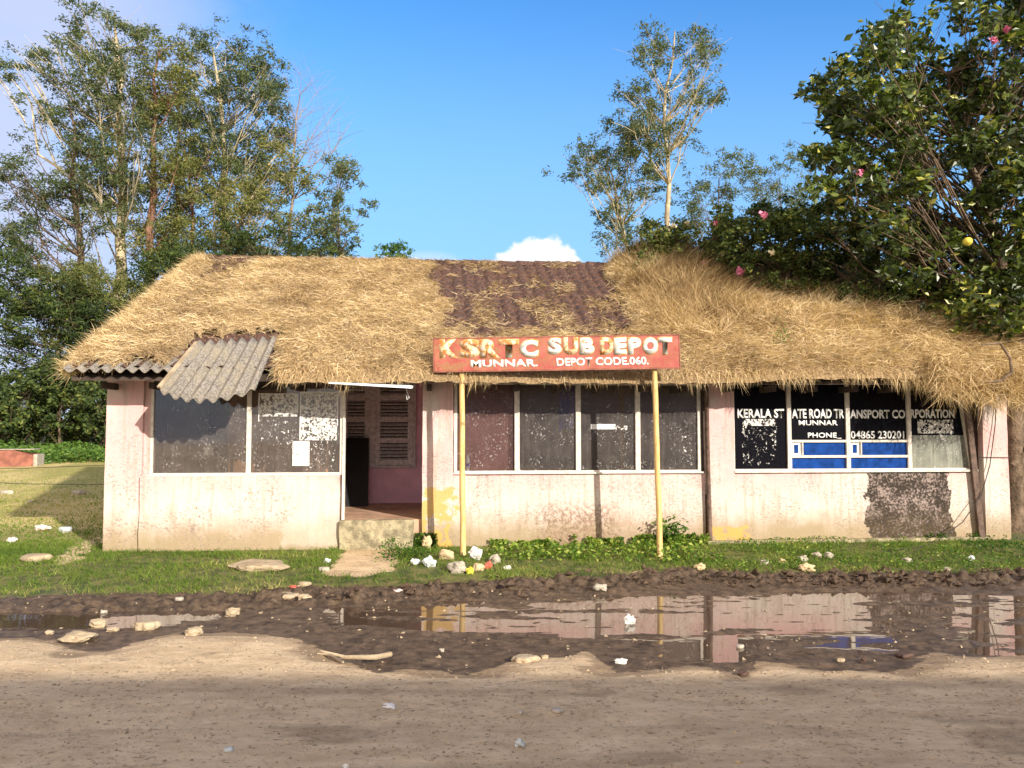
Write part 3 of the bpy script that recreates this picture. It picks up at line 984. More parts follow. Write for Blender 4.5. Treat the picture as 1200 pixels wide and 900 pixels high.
# downpipe between middle window and pier
pp = MB()
pu = U(829.5)
pp.tube([(pu - .035, -.07, TOPW + .25), (pu - .02, -.07, 1.0), (pu, -.07, 0.0)], .030, 10)
pp.build('downpipe', M['pipe'], bld, smooth=True)
MB().box(uB1 - .05, uQ0 - .002, 0.02, .22, wz0 - .3, 2.5).build('jamb_board', M['timber'], bld)
# right window with black film, blue panels
f = MB(); frame_mb(f, uQ1 + .0, uC1 - .08, wz0 + .03, TOPW, t=.022)
mu3 = [U(926), U(995), U(1067)]
for q in mu3:
    f.box(q - .03, q + .03, -.004, .062, wz0 + .05, TOPW - .02)
f.box(uQ1, uC1 - .02, -.04, 0.0, wz0, wz0 + .03)
zt1, zm1, zb1 = Zw(517, 960), Zw(535, 960), wz0 + .052
for i in (0, 1):
    a, c = mu3[i] + .03, mu3[i + 1] - .03
    f.box(a, c, .0, .06, zt1 - .018, zt1 + .018)
    f.box(a, c, .0, .06, zm1 - .018, zm1 + .018)
    f.box(a + .16, a + .175, .0, .055, zm1 + .018, zt1 - .018)
win3 = f.build('window', M['frame'], bld, bevel=.002)
ztop = TOPW - .022
pane(win3, uQ1 + .022, mu3[0] - .03, wz0 + .05, ztop, M['film'])
for i in (0, 1):
    a, c = mu3[i] + .03, mu3[i + 1] - .03
    pane(win3, a, c, zt1 + .018, ztop, M['film'])
    pane(win3, a, c, zb1, zm1 - .018, M['blue_film'], name='blue_panel')
    pane(win3, a + .175, c, zm1 + .018, zt1 - .018, M['blue_film'], name='blue_panel')
    pane(win3, a, a + .16, zm1 + .018, zt1 - .018, M['white_film'], name='white_panel')
    pane(win3, a + .05, a + .11, zm1 + .05, zt1 - .05, M['blue_film'], v=.022, th=.006, name='blue_square')
zc = Zw(510, 1100)
pane(win3, mu3[2] + .03, uC1 - .10, zc, ztop, M['film'])
pane(win3, mu3[2] + .03, uC1 - .10, wz0 + .05, zc, M['glass_pale'])
sheet(win3, (1078, 1120, 492, 508), M['paper_bits'], v=.0275, name='torn_paper'); sheet(win3, (1104, 1118, 500, 516), M['paper_edge'], v=.026, name='torn_paper')
sheet(win3, (872, 910, 491, 499), M['paper_bits'], v=.0275, name='torn_paper')
sheet(win3, (871, 912, 499, 545), M['paper_sparse'], v=.028, name='torn_paper')
border(win3, (872, 911, 494, 544), M['paper_edge'], t=.02, v=.0265)
# leaning brown post at the right end of the window
lp = MB()
a0, za_ = wpt(1130, 455); a1, zb_ = wpt(1148, 632)
lp.bar((a0 - .02, -.03, za_ + .1), (a1 + .0, -.06, -.1), .05, .09, up=(1, 0, 0))
lp.build('brown_post', M['pipe'], bld, bevel=.004)
MB().bar((a0 - .10, .015, za_ + .02), (U(1139), .015, wz0 + .03), .07, .03, up=(1, 0, 0)).build('window_stile', M['frame'], bld)
MB().box(uC1 - .09, uR0, 0.07, .25, -.1, 2.5).build('jamb_board', M['timber'], bld)

# --- lettering from text
def text_mesh(s, name, mat, parent, x0, x1, z0, z1, v, bold=0.02, depth=0.002, tilt=None):
    cu = bpy.data.curves.new('t', 'FONT')
    cu.body = s; cu.offset = bold; cu.extrude = 0; cu.resolution_u = 3
    to = bpy.data.objects.new('t', cu)
    COL.objects.link(to)
    dg = bpy.context.evaluated_depsgraph_get()
    me = bpy.data.meshes.new_from_object(to.evaluated_get(dg))
    bpy.data.objects.remove(to); bpy.data.curves.remove(cu)
    k = len(me.vertices)
    co = np.empty(k * 3, np.float32); me.vertices.foreach_get('co', co); co = co.reshape(-1, 3)
    lo, hi = co.min(0), co.max(0)
    out = np.empty_like(co)
    out[:, 0] = x0 + (co[:, 0] - lo[0]) / (hi[0] - lo[0]) * (x1 - x0)
    out[:, 2] = z0 + (co[:, 1] - lo[1]) / (hi[1] - lo[1]) * (z1 - z0)
    out[:, 1] = v
    me.vertices.foreach_set('co', out.ravel()); me.name = name
    me.materials.clear(); me.materials.append(mat)
    me.update()
    o = bpy.data.objects.new(name, me)
    link(o, parent)
    so = o.modifiers.new('thick', 'SOLIDIFY'); so.thickness = depth; so.offset = 0
    return o


def wtext(s, pxs, bold=.03):
    bold = .032 if pxs[3] - pxs[2] > 9.6 else .02
    a, c, z0_, z1_ = wb(*pxs)
    return text_mesh(s, 'lettering', M['white_film'], win3, a, c, z0_, z1_, .0265, bold, .001)


wtext('KERALA ST', (866, 921, 479, 490), .045)
wtext('ATE ROAD TR', (930, 992, 479, 490.5), .045)
wtext('ANSPORT CO', (998.5, 1064, 480, 490.5), .045)
wtext('RPORATION', (1070, 1122, 479.5, 490), .045)
wtext('MUNNAR', (938, 984, 492.5, 498.5), .045)
wtext('PHONE_', (948.5, 988, 507, 514), .045)
wtext('04865', (999, 1027.5, 505, 514.2), .045)
wtext('230201', (1031, 1062, 505, 514.2), .045)

# --- roof
roofo = None
tu0, tu1 = U(78, VE, 438) + .05, U(1212, VE, 450)
tw = 0.205; tl = 0.30
su = np.arange(tu0 + .0, tu1, tw / 8)
slen = (VR - VE) / 1.0
nrow = int(round(slen / (tl * .894)))
tv = []
for r_ in range(nrow):
    for q in (0, .33, .66, .985):
        tv.append((r_ + q) / nrow)
tv.append(1.0)
tv = np.array(tv)
SU, TV = np.meshgrid(su, tv)
wave = np.abs(np.sin(np.pi * SU / tw)) ** 0.6 * 0.075
jit = (_hash(np.floor(SU / tw), np.floor(TV * nrow - 1e-6), 4) - .5) * .014
lift = (1 - (TV * nrow) % 1.0) * 0.035
vv = VE + TV * (VR - VE)
zz = RZ0 + RS * (vv - VE) + wave + lift + jit
zz += (fbm(SU * .5, TV * 2, 3) - .5) * .05
co = np.stack([SU, vv, zz], -1).reshape(-1, 3)
nn_ = len(su)
ii = (np.arange(len(tv) - 1)[:, None] * nn_ + np.arange(nn_ - 1)[None, :]).ravel()
roofo = mesh_np('roof', co, np.stack([ii, ii + 1, ii + nn_ + 1, ii + nn_], 1), M['tile'], bld)
# under-deck and rear slope
rb = MB()
vb = V_BACK + .6
for (va, za, vb_, zb_) in ((VE + .02, RZ0 - .03, VR, roof_z(VR) - .05), (VR, roof_z(VR) - .05, 2 * VR - VE, RZ0 - .05)):
    rb.add([(tu0, va, za), (tu1, va, za), (tu1, vb_, zb_), (tu0, vb_, zb_), (tu0, va, za - .04), (tu1, va, za - .04), (tu1, vb_, zb_ - .04), (tu0, vb_, zb_ - .04)],
           [(0, 1, 2, 3), (7, 6, 5, 4), (0, 4, 5, 1), (1, 5, 6, 2), (2, 6, 7, 3), (3, 7, 4, 0)])
rb.build('roof_deck', M['timber'], roofo)
rc = MB()
u = tu0 + .35
while u < tu1 - 2:
    l_ = .36
    z = roof_z(VR) + .055 + random.uniform(-.008, .01)
    prof = [(-.13, -.06), (-.08, .02), (0, .055), (.08, .02), (.13, -.06)]
    a_ = [(u, VR + p, z + q) for p, q in prof]; b_ = [(u + l_ + .02, VR + p * .9, z + q * .9 - .012) for p, q in prof]
    rc.add(a_ + b_, [(i, i + 1, i + 6, i + 5) for i in range(4)] + [(4, 3, 2, 1, 0), (5, 6, 7, 8, 9)])
    u += l_
rc.build('ridge_tile', M['tile'], roofo)
for i in range(22):
    u_ = tu0 + .3 + i * (tu1 - tu0 - .4) / 21
    MB().box(u_ - .03, u_ + .03, VE + .22, 0.02, RZ0 - .16, RZ0 - .075).build('rafter_end', M['timber'], roofo)
# corrugated cement sheet at the left eave
def corr(uA, uB, v0, v1, z0, z1, pitch=.15, amp=.026, skew=0.0, ragged=0.0, seed=0):
    ns = max(8, int((uB - uA) / pitch * 10)); nt_ = 10
    s = np.linspace(0, 1, ns); t = np.linspace(0, 1, nt_)
    S, T = np.meshgrid(s, t)
    u_ = uA + S * (uB - uA) + skew * T
    rg = ragged * (fbm(S * 9, S * 0, seed) - .5) * (1 - T)
    v_ = v0 + (v1 - v0) * T + rg
    z_ = z0 + (z1 - z0) * T + amp * np.cos(2 * np.pi * S * (uB - uA) / pitch)
    return np.stack([u_, v_, z_], -1).reshape(-1, 3), ns, nt_
def corr_mesh(name, c_, ns, nt_, parent, th=.008):
    ii_ = (np.arange(nt_ - 1)[:, None] * ns + np.arange(ns - 1)[None, :]).ravel()
    o_2 = mesh_np(name, c_, np.stack([ii_, ii_ + 1, ii_ + ns + 1, ii_ + ns], 1), M['cement'], parent, True)
    so = o_2.modifiers.new('thick', 'SOLIDIFY'); so.thickness = th
    return o_2
ve2 = VE - .12
ul = U(74, ve2, 440)
c_, ns, nt_ = corr(ul, U(202, ve2, 440), ve2, .2, RZ0 + .05, RZ0 + .49, ragged=.06)
corr_mesh('eave_sheet', c_, ns, nt_, roofo)
# small white awning strip over the door
aw = MB()
a0, az = wpt(385, 449, -.80); a1, _ = wpt(483, 452, -.80)
aw.add([(a0, -.80, az + .015), (a1, -.82, az - .03), (a1 + .02, -.3, az + .02), (a0, -.3, az + .03), (a0, -.80, az - .005), (a1, -.82, az - .065), (a1 + .02, -.3, az + .0), (a0, -.3, az + .01)],
       [(0, 1, 2, 3), (7, 6, 5, 4), (0, 4, 5, 1), (1, 5, 6, 2), (2, 6, 7, 3), (3, 7, 4, 0)])
aw.build('door_awning', M['white_paint'], bld)
rp = MB()
ru, rz_ = wpt(476, 452, -.38)
rp.tube([(ru, -.38, rz_), (ru + .01, -.38, rz_ - .08), (ru + .04, -.38, rz_ - .16), (ru + .015, -.38, rz_ - .19), (ru, -.38, rz_ - .12)], .006, 5)
rp.build('string_end', M['white_paint'], bld)

# loose corrugated sheet lying over the eave
def lpt(px, py, v):
    u_, z_ = wpt(px, py, v)
    return np.array([u_, v, z_])
TL, TR = lpt(234, 401, -.34), lpt(324, 396, -.32)
BL, BM, BR = lpt(186, 457, -.95), lpt(236, 470, -1.02), lpt(299, 457, -.93)
ns, nt_ = 80, 12
S, T = np.meshgrid(np.linspace(0, 1, ns), np.linspace(0, 1, nt_))
bot = (1 - S)[..., None] ** 2 * BL + 2 * (S * (1 - S))[..., None] * (2 * BM - .5 * BL - .5 * BR) + (S ** 2)[..., None] * BR
top = (1 - S)[..., None] * TL + S[..., None] * TR
P = bot * (1 - T)[..., None] + top * T[..., None]
P[..., 1] += (fbm(S * 12, S * 0, 8) - .5) * .07 * (1 - T)
wv = np.cos(2 * np.pi * S * 7.3) * .030
P[..., 2] += wv; P[..., 1] -= wv * .4
ls = corr_mesh('roofing_sheet', P.reshape(-1, 3), ns, nt_, None, .008)
ls.location = (0, YC, 0); ls.rotation_euler.z = YAW
tag(ls, 'loose grey corrugated sheet sagging over the eave above the left window', 'roofing sheet')
lb = MB(); lb.bar(lpt(188, 455, -.98) + np.array([-.02, 0, .01]), lpt(233, 403, -.36) + np.array([-.03, 0, 0.02]), .045, .03)
lb.build('batten', M['stone'], ls)

# --- dry grass on the roof
TILE_OPEN = [(500, 300), (700, 300), (708, 330), (722, 360), (738, 392), (742, 400), (505, 400), (520, 365), (508, 335)]
TILE2 = [(262, 297), (330, 300), (280, 322), (240, 338), (228, 335)]


def roof_uv(px, py):
    d = ray(px, py)
    # intersect with slope plane in local coords
    ldx, ldv, ldz = d.x * cy_ + d.y * sy_, -d.x * sy_ + d.y * cy_, d.z
    o0u, o0v = -YC * sy_, -YC * cy_
    # z = RZ0 + RS*(v-VE)
    t = (RZ0 + RS * (o0v - VE) - H) / (ldz - RS * ldv)
    return o0u + ldx * t, o0v + ldv * t


op1 = [roof_uv(*p) for p in TILE_OPEN]
op2 = [roof_uv(*p) for p in TILE2]
uSplit = roof_uv(735, 380)[0]


SHP = [roof_uv(*p) for p in ((222, 402), (328, 396), (318, 470), (170, 480))]
CORN = U(205, VE, 440)


def cover(u, v):
    a = sstep(-.02, .10, sdf(SHP, u, v) + (fbm(u * 6, v * 6, 57, 2) - .5) * .2)
    b_ = np.where(u < CORN, sstep(.16, .02, v - VE + (fbm(u * 5, v * 5, 58, 3) - .5) * .3), 0)
    return np.maximum(a, b_)


def openm(u, v):
    nz1 = (fbm(u * 2.2, v * 2.2, 51, 4, .6) - .5)
    a = sstep(-.12, .12, sdf(op1, u, v) + nz1 * .9)
    b_ = sstep(-.1, .1, sdf(op2, u, v) + nz1 * .5)
    return np.maximum(a, b_)


def matth(u, v):
    """thickness of the grass mat above the tiles"""
    right = sstep(uSplit + .0, uSplit + 2.5, u)
    t = (v - VE) / (VR - VE)
    base = .10 + .09 * fbm(u * 1.3, v * 1.3, 71, 3) + .05 * fbm(u * 4, v * 4, 72, 3)
    base = base * sstep(-.04, .02, t) + .03
    mound = right * (.08 + .42 * sstep(.10, .75, t) * (.75 + .5 * fbm(u * .9, v * .9, 73, 2)) + .25 * fbm(u * 1.6, v * 1.6, 75, 3) * sstep(0, .25, t))
    leftend = sstep(tu0 + 1.6, tu0 + .2, u) * .06
    mound = mound * (1 - .75 * sstep(2.6, 4.2, u) * sstep(.2, .5, t))
    th = (base + mound) * (1 - openm(u, v) * .97) * (1 - cover(u, v) * .85) * (1 - .45 * sstep(.8, 1.0, t) * (u < uSplit))
    return th


um = np.arange(tu0 - .04, tu1 + .3, .05)
vm = np.arange(VE - .10, VR + .5, .05)
UM, VM = np.meshgrid(um, vm)
TH = matth(UM, VM)
OPM = openm(UM, VM)
ZM = RZ0 + RS * (np.minimum(VM, 2 * VR - VM) - VE) + TH - .03 - OPM * .15
ZM += (fbm(UM * 6, VM * 6, 99, 3) - .5) * .08 * (1 - OPM)
# droop over the eave
lowe = np.clip((VE - .02 - VM) / .1, 0, 1)
ZM -= lowe * .10
# ragged fringe at the left verge
ZM -= sstep(tu0 + .25, tu0 - .04, UM) * .12
n1 = len(um)
ii = (np.arange(len(vm) - 1)[:, None] * n1 + np.arange(n1 - 1)[None, :]).ravel()
quads = np.stack([ii, ii + 1, ii + n1 + 1, ii + n1], 1)
keep = (OPM.ravel()[ii] < .6) & (cover(UM, VM).ravel()[ii] < .5)
cm = np.stack([UM, VM, ZM], -1).reshape(-1, 3)
rt = Matrix.Translation((0, YC, 0)) @ Matrix.Rotation(YAW, 4, 'Z')
matobj = mesh_np('roof_thatch_mat', cm, quads[keep], M['mat'], None, True)
matobj.location = (0, YC, 0); matobj.rotation_euler.z = YAW
tag(matobj, 'matted layer of dead straw lying over the tiled roof', 'dead straw', kind='stuff')


def blades(name, root, d0, bend, length, width, tint, mat, parent=None, seg=2):
    """root (N,3), d0 unit (N,3), bend (N,3) displacement at tip"""
    N = len(root)
    side = np.cross(d0, rng.normal(size=(N, 3)))
    side /= np.linalg.norm(side, axis=1)[:, None] + 1e-9
    L_ = length[:, None]
    p0 = root
    p1 = root + d0 * L_ * .5 + bend * L_ * .25
    p2 = root + d0 * L_ + bend * L_
    w_ = width[:, None] * side * .5
    co = np.empty((N, 5, 3), np.float32)
    co[:, 0] = p0 - w_; co[:, 1] = p0 + w_; co[:, 2] = p1 + w_ * .8; co[:, 3] = p1 - w_ * .8; co[:, 4] = p2
    b_ = np.arange(N)[:, None] * 5
    q = b_ + np.array([0, 1, 2, 3]); t = b_ + np.array([3, 2, 4])
    return mesh_np(name, co.reshape(-1, 3), [q, t], mat, parent, False, {'tint': np.repeat(tint, 5)})


def unit(a):
    return a / (np.linalg.norm(a, axis=1)[:, None] + 1e-9)


def thatch(N):
    u = rng.uniform(tu0 - .05, tu1 + .25, N); v = rng.uniform(VE - .02, VR + .35, N)
    om = openm(u, v)
    t = (v - VE) / (VR - VE)
    low_tufts = np.clip(sstep(.75, .30, t) * sstep(.42, .60, fbm(u * 3.2, v * 1.8, 88, 3)) * 1.1 + sstep(.60, .68, fbm(u * 2.6, v * 2.0, 188, 2)), 0, 1)
    keep = (rng.random(N) > om * (1 - low_tufts * .42)) & (rng.random(N) > cover(u, v))
    u, v, om, t = u[keep], v[keep], om[keep], t[keep]
    N = len(u)
    right = sstep(uSplit - .1, uSplit + 1.8, u)
    th = matth(u, v)
    zs_ = RZ0 + RS * (np.minimum(v, 2 * VR - v) - VE) + th * rng.uniform(.55, 1.02, N) + (fbm(u * 6, v * 6, 99, 3) - .5) * .05 + om * .09
    ang = (fbm(u * 1.6, v * 1.6, 91, 3) - .5) * 10 + rng.normal(0, 1.3, N)
    tall = sstep(uSplit + .1, uSplit + .9, u) * sstep(.10, .42, t) * sstep(.35, .62, fbm(u * 1.2, v * 1.2, 92, 3) + .12) * (1 - .6 * sstep(3.0, 4.5, u))
    hx = np.cos(ang); hv = np.sin(ang)
    up = rng.uniform(.0, .75, N) + tall * .9
    down = .55 * (1 - tall)
    d = np.stack([hx * .6, hv * .45 - down, up - down * RS], 1)
    d = unit(d)
    ln = rng.uniform(.06, .19, N) * (1 + tall * 2.6 + right * .5)
    bend = np.stack([rng.normal(0, .25, N), -rng.uniform(0, .3, N), -rng.uniform(.1, .5, N)], 1)
    wd = rng.uniform(.004, .009, N)
    clump = fbm(u * 2.5, v * 2.5, 95, 4, .6)
    tint = np.clip(.65 + (clump - .5) * 1.25 + rng.normal(0, .24, N) - tall * .10 - om * .1, 0, 1)
    # taller brown weeds in the right mound
    br = (right > .3) & (fbm(u * 1.0, v * 1.0, 96, 3) > .55) & (t > .25)
    tint = np.where(br, tint * .5, tint)
    hump = np.exp(-(((u - 2.9) / .9) ** 2 + ((v - 2.0) / 1.1) ** 2))
    tint = tint * (1 - .45 * hump * (rng.random(N) < .75))
    return np.stack([u, v, zs_], 1), d, bend, ln, wd, tint


def fringe(N):
    u = rng.uniform(tu0 - .05, tu1 + .2, N)
    right = sstep(uSplit, uSplit + 1.5, u)
    far_r = sstep(U(1030, VE), U(1090, VE), u)
    v = VE - rng.uniform(-.28, .08, N)
    op = (u > roof_uv(505, 400)[0]) & (u < roof_uv(735, 400)[0])
    leftbare = (u < U(205, VE, 440)) & (rng.random(N) < .55)
    dens = fbm(u * 5, u * 0, 33, 3)
    keep = (~(op & (rng.random(N) < .30))) & (u > CORN) & (cover(u, np.maximum(v, VE + .05)) < .3) & (rng.random(N) < sstep(.25, .55, dens) + .25)
    u, v, right, far_r, dens = u[keep], v[keep], right[keep], far_r[keep], dens[keep]
    N = len(u)
    z = RZ0 + RS * (v - VE) + rng.uniform(-.01, .13, N) + right * .03
    d = unit(np.stack([rng.normal(0, .45, N), -rng.uniform(.3, 1.0, N), rng.uniform(-.9, .2, N)], 1))
    ln = rng.uniform(.05, .16, N) * (1 + far_r * .8) * (.4 + 1.1 * dens)
    bend = np.stack([rng.normal(0, .15, N), np.zeros(N), -rng.uniform(.3, .9, N)], 1)
    tint = np.clip(.6 + (dens - .5) * .5 + rng.normal(0, .2, N), 0, 1)
    return np.stack([u, v, z], 1), d, bend, ln, rng.uniform(.004, .008, N), tint


parts = [thatch(230000), fringe(26000)]
# verge fringe on the left
Nv = 9000
tt = rng.random(Nv)
v_ = VE + tt * (VR - VE); u_ = tu0 + rng.normal(0, .07, Nv) + .02
dd_ = unit(np.stack([-rng.uniform(-.2, .8, Nv), rng.normal(0, .4, Nv), rng.uniform(-.5, 1.0, Nv)], 1))
parts.append((np.stack([u_, v_, roof_z(v_) + rng.uniform(-.02, .12, Nv)], 1), dd_, np.stack([-rng.uniform(0, .4, Nv), np.zeros(Nv), -rng.uniform(0, .5, Nv)], 1),
              rng.uniform(.08, .26, Nv), rng.uniform(.004, .009, Nv), np.clip(rng.normal(.6, .2, Nv), 0, 1)))
# straw hanging past the right end of the roof
Ne = 16000
c0 = np.stack([rng.uniform(U(1085, VE), U(1225, VE), Ne), rng.uniform(VE - .35, VE + 1.2, Ne)], 1)
z_ = RZ0 + RS * (c0[:, 1] - VE) + rng.uniform(-.20, .36, Ne) * 1.0 + np.where(c0[:, 0] < U(1128, VE), .10, 0)
dd_ = unit(np.stack([rng.normal(0, .7, Ne), -rng.uniform(-.1, 1, Ne), rng.uniform(-1, .5, Ne)], 1))
parts.append((np.stack([c0[:, 0], c0[:, 1], z_], 1), dd_, np.stack([rng.normal(0, .3, Ne), np.zeros(Ne), -rng.uniform(.1, .7, Ne)], 1),
              rng.uniform(.12, .34, Ne), rng.uniform(.004, .009, Ne), np.clip(rng.normal(.55, .2, Ne), 0, 1)))
arr = [np.concatenate([p[i] for p in parts]) for i in range(6)]
th_o = blades('dry_roof_grass', *arr, M['straw'])
th_o.location = (0, YC, 0); th_o.rotation_euler.z = YAW
tag(th_o, 'golden dry grass growing all over the roof and hanging from the eaves', 'dry grass', kind='stuff')

# ------------------------------------------------------------------ sign on two poles
SY = 9.93
def spt(px, py): return ypt(px, py, SY)
p0 = spt(509, 435); p1 = spt(796, 430.5); q0 = spt(509, 397.5)
sw_ = (p1 - p0).length; shh = (q0 - p0).length
sroot = empty('sign_board', ((p0.x + p1.x) / 2, SY, 0), 0, label='long rusty red sign board with faded letters on two yellowed poles', cat='sign')
szb = (p0.z + p1.z) / 2
tiltang = math.atan2(p1.z - p0.z, p1.x - p0.x)
board = MB().box(-sw_ / 2, sw_ / 2, -.015, .015, 0, shh).build('board', M['sign_red'], sroot, bevel=.003)
board.location = (0, 0, szb); board.rotation_euler = (0, -tiltang, 0)
bf = MB()
for a in ((-sw_ / 2, sw_ / 2, -.02, .02, -.018, 0.0), (-sw_ / 2, sw_ / 2, -.02, .02, shh + .0, shh + .014)):
    bf.box(*a)
bf.box(-sw_ / 2 - .014, -sw_ / 2 - .001, -.02, .02, -.018, shh + .014); bf.box(sw_ / 2 + .001, sw_ / 2 + .014, -.02, .02, -.018, shh + .014)
bf.build('board_edge', M['rust'], board)
def sx(px): return (px - 509) / (796 - 509) * sw_ - sw_ / 2
def sz(py): return (435 - py) / 37.5 * shh
def stext(s, pxs, mat, v, bold, name='lettering'):
    a, c, d, e = pxs
    return text_mesh(s, name, mat, board, sx(a), sx(c), sz(e), sz(d), v, bold, .0015)
# rows: zoom coordinates of the sign crop, converted
X_ = lambda zx: 500 + zx / 3.75
def yl(zx, zy): return 380 + zy / 3.75 + (X_(zx) - 509) * (4.5 / 287)
let = [('K', 58, 140, 'l'), ('S', 146, 236, 'l'), ('R', 234, 322, 'l'), ('T', 318, 408, 'l'), ('C', 408, 494, 'm'),
       ('S', 532, 598, 'r'), ('U', 600, 668, 'l2'), ('B', 672, 740, 'r'), ('D', 762, 824, 'l2'), ('E', 822, 882, 'r'), ('P', 884, 946, 'r'), ('O', 948, 1020, 'r'), ('T', 1016, 1082, 'r')]
for ch, a, c, k in let:
    top_, bt_ = (66, 150) if a < 500 else (56, 136)
    y0_, y1_ = yl(a, top_), yl(a, bt_)
    stext(ch, (X_(a), X_(c), y0_, y1_), M['letter_edge'], -.0165, .075)
    da = (c - a) * .05
    stext(ch, (X_(a + da), X_(c - da), y0_ + 1.2, y1_ - 1.2), M['letter_fill_l'] if k.startswith('l') else M['letter_fill_r'], -.0190, .065)
stext('MUNNAR.', (X_(194), X_(488), yl(300, 156), yl(300, 189)), M['letter_white'], -.0175, .034)
stext('DEPOT CODE.060.', (X_(570), X_(975), yl(760, 145), yl(760, 182)), M['letter_white'], -.0175, .034)
for (tx, ty, bx_, by_, Yb, lab) in ((541, 432, 543, 640, 10.02, 'l'), (766, 430, 774, 652, 10.0, 'r')):
    tp = ypt(tx, ty - 18, SY + .055); bt = ypt(bx_, by_, Yb)
    bt.z = -.15
    t = MB(); pts = [bt.lerp(tp, i / 9) + Vector((random.uniform(-.006, .006), 0, 0)) for i in range(10)]
    t.tube([p - sroot.location for p in pts], [.038, .039, .037, .038, .036, .037, .035, .036, .034, .033], 12)
    t.build('pole', M['pole'], sroot, smooth=True)

# ------------------------------------------------------------------ things seen through the glass
def bthing(name, mb_mat_list, label, cat, u, v, z, rz=0):
    r = empty(name, loc2w(u, v, z), YAW + rz, label=label, cat=cat)
    for nm, mb, mt in mb_mat_list:
        mb.build(nm, mt, r, bevel=.004)
    return r
uu = U(205, 1.2)
cb_ = MB().box(-.75, .25, 0, .4, 0, 1.9)
dr_ = MB().box(-.73, -.42, -.02, -.001, .1, 1.85).box(-.40, -.09, -.02, -.001, .1, 1.85).box(-.07, .23, -.02, -.001, .1, 1.85)
bthing('steel_cabinet', [('body', cb_, M['grey_cab']), ('door_leaf', dr_, M['grey_cab'])], 'grey steel cabinet behind the left window glass', 'cabinet', uu + .1, 1.6, .3)
u2 = U(222, 1.0, 520)
z2 = Zw(534, 222, 1.0)
tb = MB().box(-.6, .55, 0, .5, -.04, 0).box(-.58, -.54, .02, .06, .3 - z2, -.04).box(.5, .54, .02, .06, .3 - z2, -.04).box(-.58, -.54, .44, .48, .3 - z2, -.04).box(.5, .54, .44, .48, .3 - z2, -.04)
bthing('counter_table', [('table', tb, M['timber'])], 'dark counter table inside the left window', 'table', u2, .9, z2)
mo = MB().box(-.32, .28, 0, .3, 0.002, .26); ms_ = MB().box(-.02, .22, -.012, -.001, .05, .22)
bthing('air_cooler', [('casing', mo, M['plastic_grey']), ('grille', ms_, M['screen'])], 'old grey appliance with square dark opening on the counter', 'appliance', u2, .95, z2)
br = MB().box(0, 1.5, 0, .04, 0, 1.9)
bthing('plywood_partition', [('sheet', br, M['brown_board'])], 'brown plywood partition standing inside behind the left window', 'partition', U(262, 1.1), 1.35, .32, R(18))
rbd = MB().box(0, uP1 * 0 + (U(603) - U(537)), 0, .012, 0, TOPW - wz0 - .1)
o = rbd.build('faded_curtain', simple('faded_maroon_cloth', (0.30, 0.15, 0.145), .9, var=.2, scale=6), None, loc=loc2w(U(537), .12, wz0 + .05)); o.rotation_euler.z = YAW
tag(o, 'faded maroon cloth behind the first pane of the middle window', 'curtain')
S, T = np.meshgrid(np.linspace(0, 1, 24), np.linspace(0, 1, 20))
cu_, cz_ = wpt(656, 506, .25); cu2, cz2 = wpt(678, 452, .25)
edge_ = (cu2 - cu_) * (S) * (.35 + .65 * np.minimum(1, T * 2.2 + .2))
co = np.stack([cu_ + edge_, .25 + .03 * np.sin(S * 14), cz_ + T * (cz2 - cz_) + .06 * (1 - T) * np.abs(np.sin(S * 3))], -1).reshape(-1, 3)
ii = (np.arange(19)[:, None] * 24 + np.arange(23)[None, :]).ravel()
o = mesh_np('hanging_cloth', co, np.stack([ii, ii + 1, ii + 25, ii + 24], 1), M['blue_cloth'], None, True)
o.location = (0, YC, 0); o.rotation_euler.z = YAW
so = o.modifiers.new('thick', 'SOLIDIFY'); so.thickness = .006
tag(o, 'blue cloth hanging inside the second pane of the middle window', 'cloth')
bt = MB().tube([(0, 0, 0), (0, 0, .15), (0, 0, .18), (0, 0, .21), (0, 0, .23)], [.032, .032, .02, .012, .012], 12)
bo = MB().tube([(0, 0, .06), (0, 0, .10)], [.033, .033], 12)
bu, bz = U(548, .09), wz0 + .047
r = empty('water_bottle', loc2w(bu, .085, bz), label='small clear plastic bottle with a blue label on the middle window sill', cat='bottle')
bt.build('bottle_body', M['bag_clear'], r, True); bo.build('bottle_label', M['blue_cloth'], r, True)

# ------------------------------------------------------------------ grass on the ground
def ground_blades(name, N, xr, yr, dens, ln, wd, tintf, label, cat, lean=.4):
    x = rng.uniform(*xr, N); y = rng.uniform(*yr, N)
    k = rng.random(N) < dens(x, y)
    x, y = x[k], y[k]
    z = ground_h(x, y) - .01
    N = len(x)
    a = rng.uniform(0, 2 * np.pi, N); l_ = rng.uniform(.1, lean, N) + .05
    d = unit(np.stack([np.cos(a) * l_, np.sin(a) * l_, np.ones(N)], 1))
    bend = np.stack([np.cos(a), np.sin(a), -np.ones(N) * .6], 1) * rng.uniform(.1, .7, N)[:, None]
    o = blades(name, np.stack([x, y, z], 1), d, bend, rng.uniform(*ln, N) * (0.6 + .8 * fbm(x * 2, y * 2, 14, 3)), rng.uniform(*wd, N), tintf(x, y), M['grass'])
    return tag(o, label, cat, kind='stuff')


def wallY(x): return YC + x * math.tan(YAW) - .02


def bank(x, y):
    s = y - edgeY(x)
    d = sstep(-.10, .12, s + (fbm(x * 5, y * 5, 63, 3) - .5) * .35)
    d = d * np.where((x > uL - .05) & (y > wallY(x)), 0, 1)
    b1 = sstep(-.05, .08, sdf(pw, x, y) + (fbm(x * 4, y * 4, 64, 4) - .5) * .22)
    b2 = sstep(-.1, .12, sdf(pb, x, y) + (fbm(x * 4, y * 4, 64, 4) - .5) * .4)
    pat = sstep(.42, .58, fbm(x * 1.7, y * 2.6, 29, 4))
    return d * (1 - b1) * (1 - b2) * (.32 + .68 * pat)


